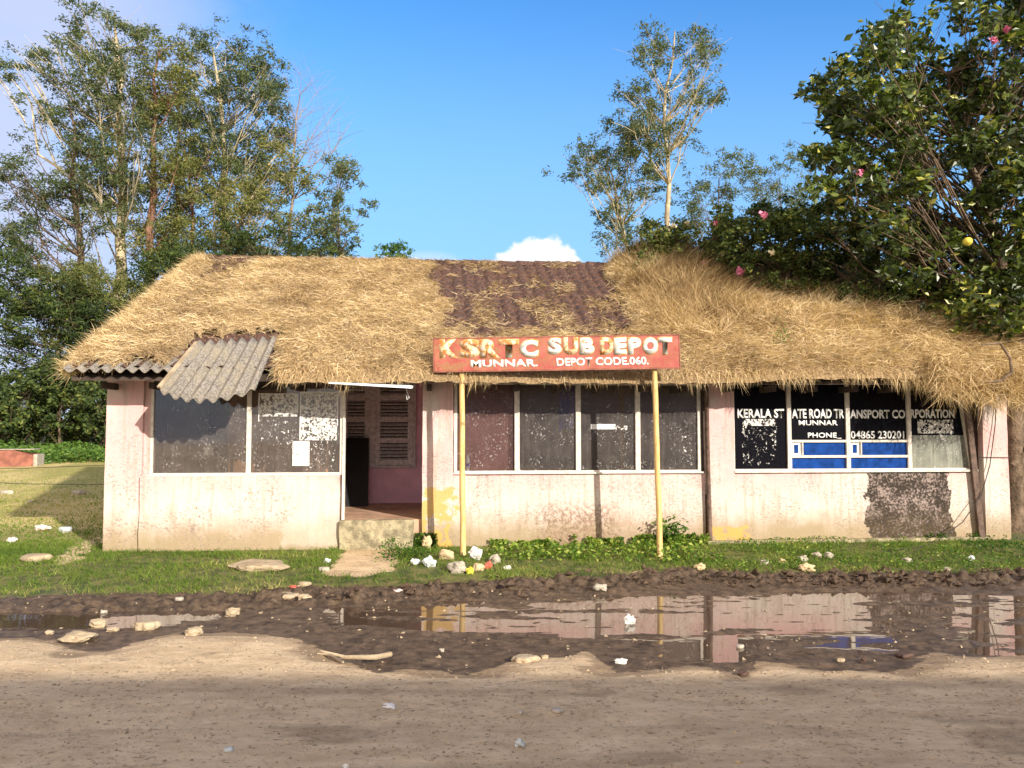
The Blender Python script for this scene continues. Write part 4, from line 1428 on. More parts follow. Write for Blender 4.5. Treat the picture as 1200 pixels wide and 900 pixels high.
def bank_t(x, y):
    s = y - edgeY(x)
    return np.clip(.54 + (fbm(x * 1.5, y * 1.5, 47, 4) - .5) * .9 + rng.normal(0, .15, len(x)) + sstep(.35, -.05, s) * .22 * rng.random(len(x)) * 2, 0, 1)


ground_blades('verge_grass', 95000, (-7.5, 8.3), (8.0, 11.2), bank, (.03, .105), (.004, .009), bank_t,
              'short green grass on the verge in front of the building', 'grass')
ground_blades('field_grass', 60000, (-16, -5.0), (9.0, 24), lambda x, y: np.where((x < uL - .02) & (x > -y * .72), 1, 0) * sstep(25, 11, y) * .9, (.04, .10), (.008, .018),
              lambda x, y: np.clip(.50 + sstep(11, 15, y) * .36 + (fbm(x * .8, y * .8, 47, 4) - .5) * .7 + rng.normal(0, .12, len(x)), 0, 1),
              'yellowing grass on the open field left of the building', 'grass', .9)
# green weeds along the foot of the field
def leaves(name, cen, size, tint, mat, parent=None, aspect=.45, droop=0.0, upb=0.0):
    """one folded leaf (two triangles pairs) per centre"""
    N = len(cen)
    d = rng.normal(size=(N, 3)); d[:, 2] = d[:, 2] * .6 - droop; d = unit(d)
    nrm = rng.normal(size=(N, 3)); nrm[:, 2] += upb
    s = unit(np.cross(d, nrm)); nn = np.cross(s, d)
    L_ = size[:, None]
    co = np.empty((N, 4, 3), np.float32)
    co[:, 0] = cen - d * L_ * .5
    co[:, 1] = cen + s * L_ * aspect * .5 + nn * L_ * .08
    co[:, 2] = cen + d * L_ * .5
    co[:, 3] = cen - s * L_ * aspect * .5 + nn * L_ * .08
    b_ = np.arange(N)[:, None] * 4
    return mesh_np(name, co.reshape(-1, 3), [b_ + np.array([0, 1, 2]), b_ + np.array([0, 2, 3])], mat, parent, False, {'tint': np.repeat(tint, 4)})


def weed_patch(px0, px1, py0, py1, N, hmax, size, label, seed, tb_=.5):
    a = gpt(px0, py1, -.03); c = gpt(px1, py0, -.01)
    xa, xb = gpt(px0, (py0 + py1) / 2, 0).x, gpt(px1, (py0 + py1) / 2, 0).x
    x = rng.uniform(xa, xb, N); y = rng.uniform(min(a.y, c.y), max(a.y, c.y), N)
    y = np.minimum(y, wallY(x) - .05)
    k = fbm(x * 3, y * 3, seed, 3) > .42
    x, y = x[k], y[k]
    hh = hmax * (.4 + .8 * fbm(x * 2.5, y * 2.5, seed + 3, 2))
    z = ground_h(x, y) + rng.random(len(x)) * hh
    o = leaves('weed_patch', np.stack([x, y, z], 1), rng.uniform(*size, len(x)), np.clip(rng.normal(tb_, .22, len(x)), 0, 1), M['weed'], aspect=.75, upb=1.5)
    tag(o, label, 'weeds', kind='stuff')
weed_patch(575, 838, 626, 658, 3600, .15, (.035, .075), 'broad leaved pale green weeds under the middle window', 101, .68)
weed_patch(455, 512, 624, 662, 2200, .20, (.02, .045), 'dark green low weeds beside the doorstep', 102, .3)
weed_patch(398, 422, 620, 642, 700, .16, (.02, .045), 'small green weeds in the corner left of the doorstep', 103, .3)
weed_patch(835, 1150, 633, 668, 5200, .10, (.018, .04), 'low green creeping weeds along the right wall', 104, .52)
weed_patch(1120, 1215, 625, 660, 1600, .16, (.02, .045), 'brownish green weeds around the foot of the right tree', 105, .25)
# taller plant by the right pole
pl = gpt(786, 640, 0)
N = 220
cen = rng.normal(0, 1, (N, 3)) * np.array([.10, .08, .09]) + np.array([pl.x, pl.y, .22])
r = empty('weed_plant', (pl.x, pl.y, 0), label='bushy green plant just behind the foot of the right sign pole', cat='plant')
leaves('leaves', cen - np.array([pl.x, pl.y, 0]), rng.uniform(.05, .09, N), np.clip(rng.normal(.4, .15, N), 0, 1), M['weed'], r, aspect=.5, upb=1.5)
t = MB()
for k in range(6):
    t.tube([(0, 0, -.05), (random.uniform(-.05, .05), random.uniform(-.05, .05), .12), (random.uniform(-.12, .12), random.uniform(-.08, .08), .28)], [.006, .005, .003], 5)
t.build('stem', M['weed'], r)

# mud clods and gravel (nobody could count them)
def pebbles(name, N, xr, yr, dens, size, mat, label, cat):
    base = np.array([(1, 0, 0), (-1, 0, 0), (0, 1, 0), (0, -1, 0), (0, 0, 1), (0, 0, -1)], float)
    fc = np.array([(0, 2, 4), (2, 1, 4), (1, 3, 4), (3, 0, 4), (2, 0, 5), (1, 2, 5), (3, 1, 5), (0, 3, 5)])
    x = rng.uniform(*xr, N); y = rng.uniform(*yr, N)
    k = rng.random(N) < dens(x, y); x, y = x[k], y[k]; N = len(x)
    z = ground_h(x, y)
    s = size[0] + (size[1] - size[0]) * rng.random(N) ** 3
    v = base[None] * (1 + rng.normal(0, .42, (N, 6, 1))) * s[:, None, None] * np.array([1, .8, .6])
    a = rng.uniform(0, 6.28, N); ca_, sa_ = np.cos(a)[:, None], np.sin(a)[:, None]
    vx = v[..., 0] * ca_ - v[..., 1] * sa_; vy = v[..., 0] * sa_ + v[..., 1] * ca_
    co = np.stack([vx + x[:, None], vy + y[:, None], v[..., 2] + z[:, None] + s[:, None] * .2], -1).reshape(-1, 3)
    f_ = (np.arange(N)[:, None, None] * 6 + fc[None]).reshape(-1, 3)
    o = mesh_np(name, co, f_, mat)
    return tag(o, label, cat, kind='stuff')
M['clod'] = simple('dark_mud', (0.12, 0.078, 0.05), .85, var=.6, scale=22, bump=1, bd=.02)
M['gravel'] = simple('dusty_gravel', (0.40, 0.31, 0.21), .95, var=.5, scale=6)
pebbles('mud_clods', 9000, (-3.5, 8.5), (7.9, 9.7), lambda x, y: np.exp(-((y - edgeY(x) + .3) / .28) ** 2) * sstep(-3.0, .5, x) * sstep(.35, .6, fbm(x * 3, y * 3, 6)), (.006, .075), M['clod'],
        'dark churned mud clods below the verge', 'mud')
pebbles('road_gravel', 9000, (-4.2, 4.6), (3.6, 6.6), lambda x, y: sstep(.05, -.2, sdf(wet_w, x, y)) * .8, (.0025, .014), M['gravel'], 'fine gravel and grit on the earth road', 'gravel')
pebbles('wet_gravel', 2500, (-6, 7), (5.6, 8.4), lambda x, y: sstep(.0, .2, sdf(wet_w, x, y)) * .6, (.004, .022), M['gravel'], 'grit and small bits lying in the wet mud', 'gravel')

# ------------------------------------------------------------------ stones and litter: each a thing of its own
def lump(name, px, py, wpx, hpx, mat, label, cat, z=0.0, kind='stone', seed=0, depth=1.0, rot=0.0, sink=.25):
    g0 = gpt(px, py + hpx / 2, z)
    zz_ = float(ground_h(np.array([g0.x]), np.array([g0.y]))[0]) if z < .5 else z
    for _ in range(4):
        if z < .5:
            g0 = gpt(px, py + hpx / 2, zz_)
            zz_ = max(float(ground_h(np.array([g0.x]), np.array([g0.y]))[0]), ZW if g0.y < 8.4 and g0.y > 5.6 else -9)
    sxm = wpx / F * g0.y / 2; szm = hpx / F * g0.y / 2
    # icosphere
    import bmesh
    wsc = .82 if kind != 'slab' else 1
    sxm *= wsc; szm *= wsc
    bm = bmesh.new()
    bmesh.ops.create_icosphere(bm, subdivisions=3, radius=1)
    rs = np.random.default_rng(seed + 100)
    o1 = rs.uniform(0, 50, 3)
    from mathutils import noise as mn
    for vt in bm.verts:
        p = vt.co.copy()
        if kind == 'stone':
            q = mn.noise(p * 1.3 + Vector(o1)) * .75 + mn.noise(p * 3 + Vector(o1)) * .22
            p = p * (1 + q)
            p.x = math.copysign(abs(p.x) ** .75, p.x); p.z = math.copysign(abs(p.z) ** .8, p.z)
        elif kind == 'bag':
            q = mn.noise(p * 1.5 + Vector(o1)) * .7 + abs(mn.noise(p * 4 + Vector(o1))) * .5
            p = p * (.8 + q)
        elif kind == 'slab':
            q = mn.noise(Vector((p.x, p.y, 0)) * 1.6 + Vector(o1)) * .5
            p = Vector((p.x * (1 + q), p.y * (1 + q), math.copysign(min(1, abs(p.z) * 1.8), p.z)))
        vt.co = p
    for vt in bm.verts:
        vt.co = Vector((vt.co.x * sxm, vt.co.y * max(sxm, szm) * .7 * depth, vt.co.z * szm))
    me = bpy.data.meshes.new(name); bm.to_mesh(me); bm.free()
    me.materials.append(mat)
    me.polygons.foreach_set('use_smooth', np.zeros(len(me.polygons), bool))
    o = bpy.data.objects.new(name, me)
    o.location = (g0.x, g0.y, zz_ + szm * (1 - sink)); o.rotation_euler.z = rot
    link(o); tag(o, label, cat)
    return o

ST, SWm, SD, BW, BP, BC, BT = (M[k] for k in ('stone', 'stone_white', 'stone_dark', 'bag_white', 'bag_pink', 'bag_clear', 'bag_tan'))
items = [
    ('plastic_bag', 50, 617, 20, 9, BP, 'pinkish crumpled bag on the grass left of the building', 'bag', 'bag'),
    ('plastic_bottle', 77, 620, 15, 7, BC, 'flattened clear plastic bottle on the grass beside a pinkish bag', 'bottle', 'slab'),
    ('plastic_scrap', 14, 631, 13, 9, BW, 'white crumpled scrap on the grass at the far left edge', 'litter', 'bag'),
    ('stone', 42, 653, 34, 8, ST, 'flat brown stone sunk in the grass left of the building', 'stone', 'slab'),
    ('paper_scrap', 92, 577, 17, 5, SWm, 'pale scrap on the shaded grass left of the corner pier', 'litter', 'slab'),
    ('paper_scrap', 8, 577, 14, 5, SWm, 'pale scrap on the sunny field below the rusty metal box', 'litter', 'slab'),
    ('stone', 35, 588, 7, 4, SWm, 'small pale stone at the edge of the shadow on the field', 'stone', 'stone'),
    ('stone_slab', 305, 662, 74, 7, ST, 'long flat stone slab lying in the grass under the left window', 'slab', 'slab'),
    ('stone', 336, 691, 32, 5, ST, 'flat stone at the grass edge, left of a group of three', 'stone', 'slab'),
    ('stone', 357, 698, 17, 11, ST, 'upright tan stone at the grass edge, front of a group of three', 'stone', 'stone'),
    ('stone', 357, 684, 14, 5, ST, 'small flat stone at the grass edge, rearmost of a group of three', 'stone', 'slab'),
    ('wrapper', 344, 694, 13, 5, M['red'], 'red wrapper between the stones at the grass edge', 'wrapper', 'bag'),
    ('wrapper', 466, 694, 12, 4, BP, 'pinkish wrapper on the mud below the doorstep path', 'wrapper', 'bag'),
    ('stone', 272, 716, 19, 12, ST, 'squarish stone standing in the mud right of the left puddle', 'stone', 'stone'),
    ('stone', 92, 744, 44, 12, ST, 'long tan rock at the lower edge of the left puddle', 'stone', 'stone'),
    ('stone', 115, 728, 22, 12, ST, 'tan rock with its back in the left puddle', 'stone', 'stone'),
    ('stone', 132, 736, 17, 7, ST, 'small low tan rock beside the long rock', 'stone', 'stone'),
    ('stone', 172, 732, 27, 10, ST, 'pointed flat tan rock in the mud left of the centre', 'stone', 'slab'),
    ('stone', 226, 738, 24, 12, ST, 'flat topped tan rock on the sand edge', 'stone', 'stone'),
    ('stone', 58, 740, 12, 6, ST, 'small stone on the sand at the far left', 'stone', 'stone'),
    ('stone', 122, 709, 10, 5, SWm, 'white chip lying in the left puddle', 'stone', 'stone'),
    ('stone', 210, 698, 10, 4, SWm, 'whitish chip under the grass edge above the left puddle', 'stone', 'slab'),
    ('plastic_scrap', 487, 657, 15, 9, BW, 'bright white scrap in the weeds by the doorstep', 'litter', 'bag'),
    ('plastic_bag', 503, 656, 17, 16, BC, 'grey white tied bag in the litter heap by the pier', 'bag', 'bag'),
    ('carton', 500, 633, 13, 20, BT, 'beige folded carton standing against the yellow pier foot', 'carton', 'bag'),
    ('stone', 523, 648, 22, 15, BT, 'tan lump in the litter heap between grey bag and pole', 'stone', 'stone'),
    ('stone', 536, 662, 26, 17, SWm, 'large grey white stone at the front of the litter heap', 'stone', 'stone'),
    ('plastic_bag', 557, 646, 17, 20, BW, 'white elongated bag leaning in the heap right of the left pole', 'bag', 'bag'),
    ('fruit_peel', 551, 667, 10, 11, M['yellow'], 'yellow peel at the front of the litter heap', 'peel', 'stone'),
    ('stone', 561, 663, 15, 11, BT, 'beige stone beside the yellow peel', 'stone', 'stone'),
    ('wrapper', 572, 660, 11, 12, M['red'], 'red wrapper in the litter heap by the pole', 'wrapper', 'bag'),
    ('stone', 580, 654, 16, 12, SWm, 'pale stone at the right end of the litter heap', 'stone', 'stone'),
    ('plastic_scrap', 595, 664, 12, 6, BW, 'pale scrap just right of the litter heap', 'litter', 'bag'),
    ('plastic_scrap', 383, 656, 10, 8, BC, 'greenish white scrap left of the earth path', 'litter', 'bag'),
    ('plastic_scrap', 380, 666, 12, 5, SWm, 'flat pale scrap at the lower left of the earth path', 'litter', 'slab'),
    ('stone', 703, 687, 18, 10, SWm, 'white round stone in the mud above the puddle', 'stone', 'stone'),
    ('plastic_bag', 737, 724, 15, 14, BW, 'white peaked bag floating in the puddle', 'bag', 'bag'),
    ('tissue', 728, 773, 17, 8, BW, 'white crumpled tissue on the wet sand below the puddle', 'tissue', 'bag'),
    ('stone_slab', 614, 772, 30, 7, ST, 'flat tan slab on the sand edge at the middle', 'slab', 'slab'),
    ('stone', 638, 769, 10, 5, ST, 'small tan stone right of the flat slab', 'stone', 'stone'),
    ('brick', 870, 789, 14, 7, SD, 'dark broken brick on the sand below the puddle', 'brick', 'stone'),
    ('stone', 1012, 773, 8, 7, SD, 'small dark stone in the wet mud below the blue reflection', 'stone', 'stone'),
    ('stone', 1060, 768, 20, 4, SD, 'dark flat chip on the wet mud right of the blue reflection', 'stone', 'slab'),
    ('stone', 985, 773, 9, 4, ST, 'tan chip in the wet mud left of the dark stone', 'stone', 'slab'),
    ('stone', 518, 763, 6, 5, SWm, 'little white stone on the dark mud near the centre', 'stone', 'stone'),
    ('stone', 868, 757, 9, 4, SWm, 'white sliver lying in the wet mud between the puddles', 'stone', 'slab'),
    ('plastic_scrap', 821, 661, 17, 9, BT, 'pale torn scrap at the mud edge right of the right pole', 'litter', 'bag'),
    ('stone', 896, 657, 12, 7, SWm, 'whitish stone in the weeds left of the pale heap', 'stone', 'stone'),
    ('stone', 916, 656, 9, 6, BT, 'beige stone in the weeds just left of the pale heap', 'stone', 'stone'),
    ('stone', 941, 652, 13, 9, SWm, 'left white stone of the pale heap under the right window', 'stone', 'stone'),
    ('stone', 957, 649, 12, 9, SWm, 'middle white stone of the pale heap under the right window', 'stone', 'stone'),
    ('stone', 971, 649, 13, 9, SWm, 'right white stone of the pale heap under the right window', 'stone', 'stone'),
    ('plastic_bag', 945, 664, 24, 12, BT, 'cream torn bag below the pale heap at the mud edge', 'bag', 'bag'),
    ('stone', 1063, 655, 14, 6, SWm, 'low whitish stone in the grass below the dark wall patch', 'stone', 'stone'),
    ('plastic_scrap', 1138, 653, 9, 8, BC, 'pale leaf like scrap near the brown post foot', 'litter', 'bag'),
    ('stone', 1110, 670, 9, 5, SWm, 'small pale stone on the mud under the brown post', 'stone', 'stone'),
    ('paper_scrap', 456, 826, 19, 5, BW, 'white folded paper on the shaded road left of centre', 'litter', 'bag'),
    ('stone', 609, 834, 10, 5, SWm, 'small pale stone on the shaded road at the middle', 'stone', 'stone'),
    ('paper_scrap', 653, 832, 16, 4, SWm, 'flat pale paper scrap on the shaded road right of the middle', 'litter', 'slab'),
    ('plastic_scrap', 609, 869, 15, 11, BC, 'grey plastic scrap on the road near the bottom', 'litter', 'bag'),
    ('paper_scrap', 405, 897, 9, 7, BW, 'white scrap at the very bottom edge of the road', 'litter', 'bag'),
    ('bottle_cap', 268, 878, 11, 4, BC, 'bluish flattened cap on the road at lower left', 'cap', 'slab'),
    ('stone', 865, 892, 6, 4, BT, 'tiny orange stone at the bottom right of the road', 'stone', 'stone'),
]
for i, (nm, px, py, wp, hp, mt, lab, cat, kd) in enumerate(items):
    lump(nm, px, py, wp, hp, mt, lab, cat, 0.0, kd, i, rot=random.uniform(-.3, .3))
for i, (px, py, wp, hp, lab) in enumerate(((246, 351, 9, 7, 'white stone lying on the dry grass of the roof, upper left'), (319, 378, 13, 8, 'white stone lying on the dry roof grass above the loose sheet'))):
    u_, v_ = roof_uv(px, py)
    o = lump('stone', px, py, wp, hp, SWm, lab, 'stone', 1.0, 'stone', 70 + i)
    th_ = float(matth(np.array([u_ - .0]), np.array([v_]))[0])
    # lift to the mat surface along the slope
    for _ in range(20):
        zz_ = RZ0 + RS * (v_ - VE) + float(matth(np.array([u_]), np.array([v_]))[0]) + .02
        d = ray(px, py); tt_ = (zz_ - H) / d.z
        X, Y = d.x * tt_, d.y * tt_
        u_, v_ = .5 * u_ + .5 * (X * cy_ + (Y - YC) * sy_), .5 * v_ + .5 * (-X * sy_ + (Y - YC) * cy_)
    o.location = loc2w(u_, v_, zz_ + .03)
# pale bent strip on the wet edge
a = gpt(372, 766, -.13); b_ = gpt(402, 778, -.12); c = gpt(458, 771, -.13)
t = MB()
t.tube([a, a.lerp(b_, .5) + Vector((0, 0, .03)), b_ + Vector((0, 0, .015))], [.006, .012, .01], 6)
t.tube([a + Vector((.03, 0, .02)), gpt(405, 775, -.11) + Vector((0, 0, .03)), gpt(440, 775, -.12) + Vector((0, 0, .03)), c + Vector((0, 0, .03))], [.008, .016, .022, .020], 6)
o = t.build('bent_branch', M['stone'], None, True)
tag(o, 'pale forked branch lying at the edge of the wet sand', 'branch')

# rusty metal box at the far left of the field
r0 = gpt(16, 547, .42)
rr_ = empty('metal_box', r0, .25, label='overturned rusty red metal box on the open field at the left edge', cat='metal box')
MB().add([(-1.1, 0, 0), (.30, 0, 0), (.42, 0, .0), (.42, .5, .0), (-1.1, .5, 0), (-1.1, .08, .34), (-.05, .05, .40), (.42, .0, .27), (.42, .5, .30), (-1.1, .5, .38)],
         [(0, 1, 7, 6, 5), (1, 2, 7), (2, 3, 8, 7), (5, 6, 7, 8, 9), (0, 5, 9, 4), (3, 4, 9, 8)]).build('box_body', M['rust'], rr_, bevel=.01)
MB().box(.43, .52, -.03, .5, 0, .3).box(-1.1, .43, .03, .5, .412, .43).build('box_rim', M['stone_white'], rr_, bevel=.01)
rr_.scale = (1.25, 1.25, 1.25)
# wires across the field
wr = empty('fence_wire', (-9.5, 10.9, 0), label='two dark wires strung low over the field to the building corner', cat='wire')
for (pa, pb2) in (((-60, 549), (126, 545)), ((-60, 563), (126, 568))):
    A = ypt(pa[0], pa[1], 11.2); B = ypt(pb2[0], pb2[1], 10.42)
    MB().tube([A - wr.location, A.lerp(B, .5) + Vector((0, 0, -.02)) - wr.location, B - wr.location], .0045, 5).build('wire', M['wire'], wr)
MB().tube([(ypt(-60, 540, 11.2).x + 9.5, .3, -.1), (ypt(-60, 540, 11.2).x + 9.5, .3, 1.3)], .04, 8).build('post', M['timber'], wr)
# cable hanging at the right wall
pts = [(1168, 466, -.06), (1166, 500, -.08), (1160, 545, -.09), (1150, 580, -.10), (1128, 612, -.12), (1098, 634, -.16), (1080, 648, -.6), (1040, 655, -.9)]
wp_ = []
for px, py, v in pts:
    u_, z_ = wpt(px, py, v)
    wp_.append(loc2w(u_, v, max(z_, .0)))
tag(MB().tube(wp_, .007, 6).build('hanging_cable', M['wire'], None, True), 'thin dark cable drooping down the right corner pier to the grass', 'cable')
u_, z_ = wpt(1146, 536, -.055)
MB().tube([(u_, -.06, z_), (uR1 + .02, -.062, z_)], .005, 5).build('wall_wire', M['wire'], bld)

# ------------------------------------------------------------------ trees
def inpoly(poly, x, y):
    return sdf(poly, np.array([x]), np.array([y]))[0] > 0


def tree(name, label, Y, trunk, env, nclump, leaf, mats, clump_r, lpc, r0, seed, group=None, base_z=None, droop=.5, cat='tree', depth=None, asc=.55, tmean=.5, asp=.3, hang=0.0, bare=False, twig=0.007):
    if mats[0].name.endswith('gum_leaves'):
        leaf *= .78; lpc = int(lpc * 1.6); nclump = int(nclump * .82)
    """trunk: pixel polyline bottom->top, env: pixel outline of the crown; both stand at depth Y"""
    rs = np.random.default_rng(seed); rd = random.Random(seed)
    T3 = [ypt(px, py, Y) for px, py in trunk]
    base = T3[0].copy()
    gz = float(ground_h(np.array([base.x]), np.array([Y]), False)[0])
    if base_z is not None: gz = base_z
    base = Vector((base.x, Y, gz))
    root = empty(name, base, label=label, cat=cat, group=group)
    T3 = [Vector((T3[0].x, Y, gz - .1))] + [p for p in T3 if p.z > gz + .2]
    if len(T3) < 2: T3.append(Vector((T3[0].x, Y, gz + .6)))
    # resample trunk
    cum_ = [0]
    for i in range(1, len(T3)): cum_.append(cum_[-1] + (T3[i] - T3[i - 1]).length)
    def at(s):
        s = max(0, min(1, s)) * cum_[-1]
        for i in range(1, len(T3)):
            if s <= cum_[i] or i == len(T3) - 1:
                f = (s - cum_[i - 1]) / (cum_[i] - cum_[i - 1] + 1e-9)
                return T3[i - 1].lerp(T3[i], min(1, f))
    nT = 14
    wob = cum_[-1] * .006
    TP = [at(i / (nT - 1)) + Vector((rd.uniform(-wob, wob), rd.uniform(-wob, wob) * 2, 0)) * (0 if i in (0,) else 1) for i in range(nT)]
    TR_ = [r0 * (1.12 if i == 0 else 1) * (1 - .85 * (i / (nT - 1)) ** 1.15) for i in range(nT)]
    tm = MB(); tm.tube([p - base for p in TP], TR_, 8)
    Hh = TP[-1].z - gz
    xs0 = [p[0] for p in env]; ys0 = [p[1] for p in env]
    dep = depth if depth else (max(xs0) - min(xs0)) / F * Y * .45
    cl = []
    tries = 0
    while len(cl) < nclump and tries < nclump * 40:
        tries += 1
        x = rd.uniform(min(xs0), max(xs0)); y = rd.uniform(min(ys0), max(ys0))
        if not inpoly(env, x, y): continue
        yy = Y + rd.uniform(-dep, dep)
        p = ypt(x, y, yy)
        if any((p - q).length < clump_r * .75 for q in cl): continue
        cl.append(p)
    C, T_, S_ = [], [], []
    for p in cl:
        # attachment on trunk below the clump
        best = None
        for i in range(1, nT):
            d_h = math.hypot(p.x - TP[i].x, p.y - TP[i].y)
            want = p.z - d_h * asc * 1.6 - .3
            e = abs(TP[i].z - want)
            if best is None or e < best[0]: best = (e, i)
        i = best[1]
        if mats[0].name.startswith('glossy'): i = max(6, min(nT - 1, i + rd.choice((-2, -1, 0, 1, 2))))
        A = TP[i]
        ra = min(TR_[i] * .5, (.010 if mats[0].name.startswith('glossy') else .02) + (p - A).length * twig)
        mid = A.lerp(p, .5) + Vector((rd.uniform(-.1, .1), rd.uniform(-.1, .1), -.08)) * (p - A).length
        q1 = A.lerp(mid, .55) + Vector((0, 0, .02)); q2 = mid.lerp(p, .5) + Vector((rd.uniform(-.05, .05), 0, .04)) * (p - A).length
        tm.tube([A - base, q1 - base, mid - base, q2 - base, p - base], [ra, ra * .8, ra * .6, ra * .42, ra * .2], 5, cap=False)
        nt2 = 4 if not bare else 9
        for k in range(nt2):
            st_ = mid.lerp(p, rd.uniform(.1, .9))
            en = p + Vector((rd.gauss(0, 1), rd.gauss(0, 1), rd.gauss(.2, .7))) * clump_r * (.8 if not bare else 1.3)
            tm.tube([st_ - base, st_.lerp(en, .5) + Vector((0, 0, .06)) - base, en - base], [ra * .32, ra * .22, ra * .08 + .002], 4, cap=False)
        if bare: continue
        n_ = int(lpc * rd.uniform(.6, 1.35))
        # sub puffs
        npuf = 5
        pf = rs.normal(size=(npuf, 3)) * np.array([.62, .62, .42]) * clump_r
        pid = rs.integers(0, npuf, n_)
        o_3 = rs.normal(size=(n_, 3)) * np.array([.23, .23, .17]) * clump_r + pf[pid]
        o_3[:, 2] -= hang * np.abs(rs.normal(size=n_)) * clump_r
        C.append(o_3 + np.array(p - base))
        T_.append(np.clip(rs.normal(tmean + rd.uniform(-.14, .14), .23, n_), 0, 1))
        S_.append(rs.uniform(leaf * .6, leaf * 1.25, n_))
    tm.build('trunk', mats[1], root, smooth=True)
    if C:
        leaves('crown', np.concatenate(C), np.concatenate(S_), np.concatenate(T_), mats[0], root, aspect=asp, droop=droop)
    return root


E, EY = M['euc'], M['euc_y']
BPa, BD, BR_ = M['bark_pale'], M['bark_dark'], M['bark_red']
G1 = 'tall gum trees left behind the building'
tree('gum_tree', 'tallest pale trunked gum tree whose top nearly reaches the picture edge at left', 38,
     [(140, 480), (141, 360), (143, 200), (140, 90), (138, 20)], [(65, 12), (150, 6), (176, 22), (170, 80), (190, 140), (170, 230), (110, 250), (70, 190), (20, 110), (0, 75), (4, 60), (40, 75), (30, 50), (60, 60)],
     95, .28, (E, BPa), .78, 170, .36, 1, G1, twig=.007)
tree('gum_tree', 'dark trunked gum tree at the far left with branches reaching the picture edge', 36,
     [(92, 480), (93, 360), (90, 250), (88, 160), (80, 120)], [(0, 165), (30, 150), (60, 175), (100, 120), (130, 160), (125, 230), (110, 310), (60, 330), (40, 300), (0, 290), (0, 240), (20, 240), (0, 200)],
     55, .28, (E, BD), .78, 150, .26, 2, G1, tmean=.4)
tree('gum_tree', 'reddish trunked gum tree just right of the tallest pale trunk', 37,
     [(170, 480), (172, 350), (178, 220), (182, 120), (185, 60)], [(160, 60), (200, 48), (215, 70), (210, 150), (215, 250), (190, 300), (150, 300), (155, 220), (160, 130)],
     60, .28, (EY, BR_), .75, 150, .30, 3, G1, tmean=.55)
tree('gum_tree', 'slim brown gum tree standing between the reddish trunk and the broad crown', 40,
     [(198, 480), (200, 380), (206, 260), (208, 160), (210, 80)], [(180, 90), (225, 60), (232, 120), (238, 220), (228, 300), (195, 300), (190, 220)],
     40, .28, (E, BD), .75, 130, .20, 4, G1)
tree('gum_tree', 'broad crowned gum tree with the rounded top above the roof', 41,
     [(264, 480), (265, 300), (264, 200), (258, 110), (250, 55)], [(215, 45), (245, 35), (275, 45), (300, 62), (318, 75), (332, 110), (330, 160), (322, 210), (300, 235), (262, 230), (228, 220), (212, 150), (205, 90)],
     105, .28, (E, BPa), .80, 185, .36, 5, G1, tmean=.42)
tree('gum_tree', 'reddish double stemmed gum tree low behind the left roof slope', 39,
     [(226, 480), (226, 320), (224, 240), (220, 180)], [(195, 190), (255, 180), (262, 250), (250, 300), (200, 305), (190, 250)],
     34, .28, (EY, BR_), .75, 130, .22, 6, G1, tmean=.6)
tree('gum_tree', 'leaning green gum tree right of the broad crown with pale curved stem', 38,
     [(262, 480), (262, 310), (290, 240), (320, 190), (335, 170)], [(240, 225), (300, 190), (335, 165), (350, 200), (372, 230), (360, 262), (335, 300), (290, 305), (240, 305), (232, 260)],
     62, .28, (EY, BPa), .75, 160, .16, 7, G1, tmean=.6)
tree('bare_tree', 'bare leafless tree with fine grey twigs right of the gum trees', 38,
     [(340, 480), (342, 300), (343, 190), (352, 110)], [(328, 95), (350, 75), (385, 90), (405, 130), (420, 160), (424, 200), (400, 215), (365, 210), (335, 180)],
     34, .2, (E, simple('grey_twigs', (0.30, 0.24, 0.20), .9)), .6, 0, .16, 8, None, bare=True, twig=.008)
tree('gum_tree', 'small layered gum tree at the right end of the left group', 36,
     [(398, 480), (398, 330), (396, 260), (400, 205)], [(380, 200), (405, 193), (426, 205), (420, 235), (442, 255), (440, 285), (420, 302), (370, 302), (358, 285), (372, 255), (375, 225)],
     34, .26, (E, BD), .58, 120, .13, 9, G1, tmean=.6)
tree('gum_tree', 'small lone treetop peeping over the ridge', 44, [(467, 480), (467, 330), (467, 295)], [(452, 290), (466, 282), (484, 292), (484, 304), (452, 304)], 7, .26, (M['bushg'], BD), .5, 130, .1, 10)
# understory between the trunks
for i, (env, mt, lab) in enumerate((
        ([(0, 280), (40, 300), (70, 330), (100, 330), (125, 345), (130, 480), (0, 480)], M['bush'], 'dark dense tree mass at the left edge of the field'),
        ([(60, 330), (110, 300), (150, 330), (175, 350), (170, 470), (60, 470)], EY, 'yellow green tree between the field edge and the building'),
        ([(150, 300), (200, 285), (250, 300), (260, 350), (150, 400)], M['bush'], 'dark shrubby tree behind the left roof end'),
        ([(250, 285), (320, 270), (400, 285), (440, 300), (440, 340), (250, 340)], M['bush'], 'dark shrubby tree behind the ridge under the broad crown'))):
    xs = [p[0] for p in env]
    xm = sum(xs) / len(xs)
    tree('understory_tree', lab, 33 + i * .8, [(xm, 500), (xm, 420), (xm + 5, 340)], env, 90 if i < 2 else 45, .24, (mt, BD), .75, 210, .14, 30 + i, None, tmean=.45, depth=1.6, asc=.2)
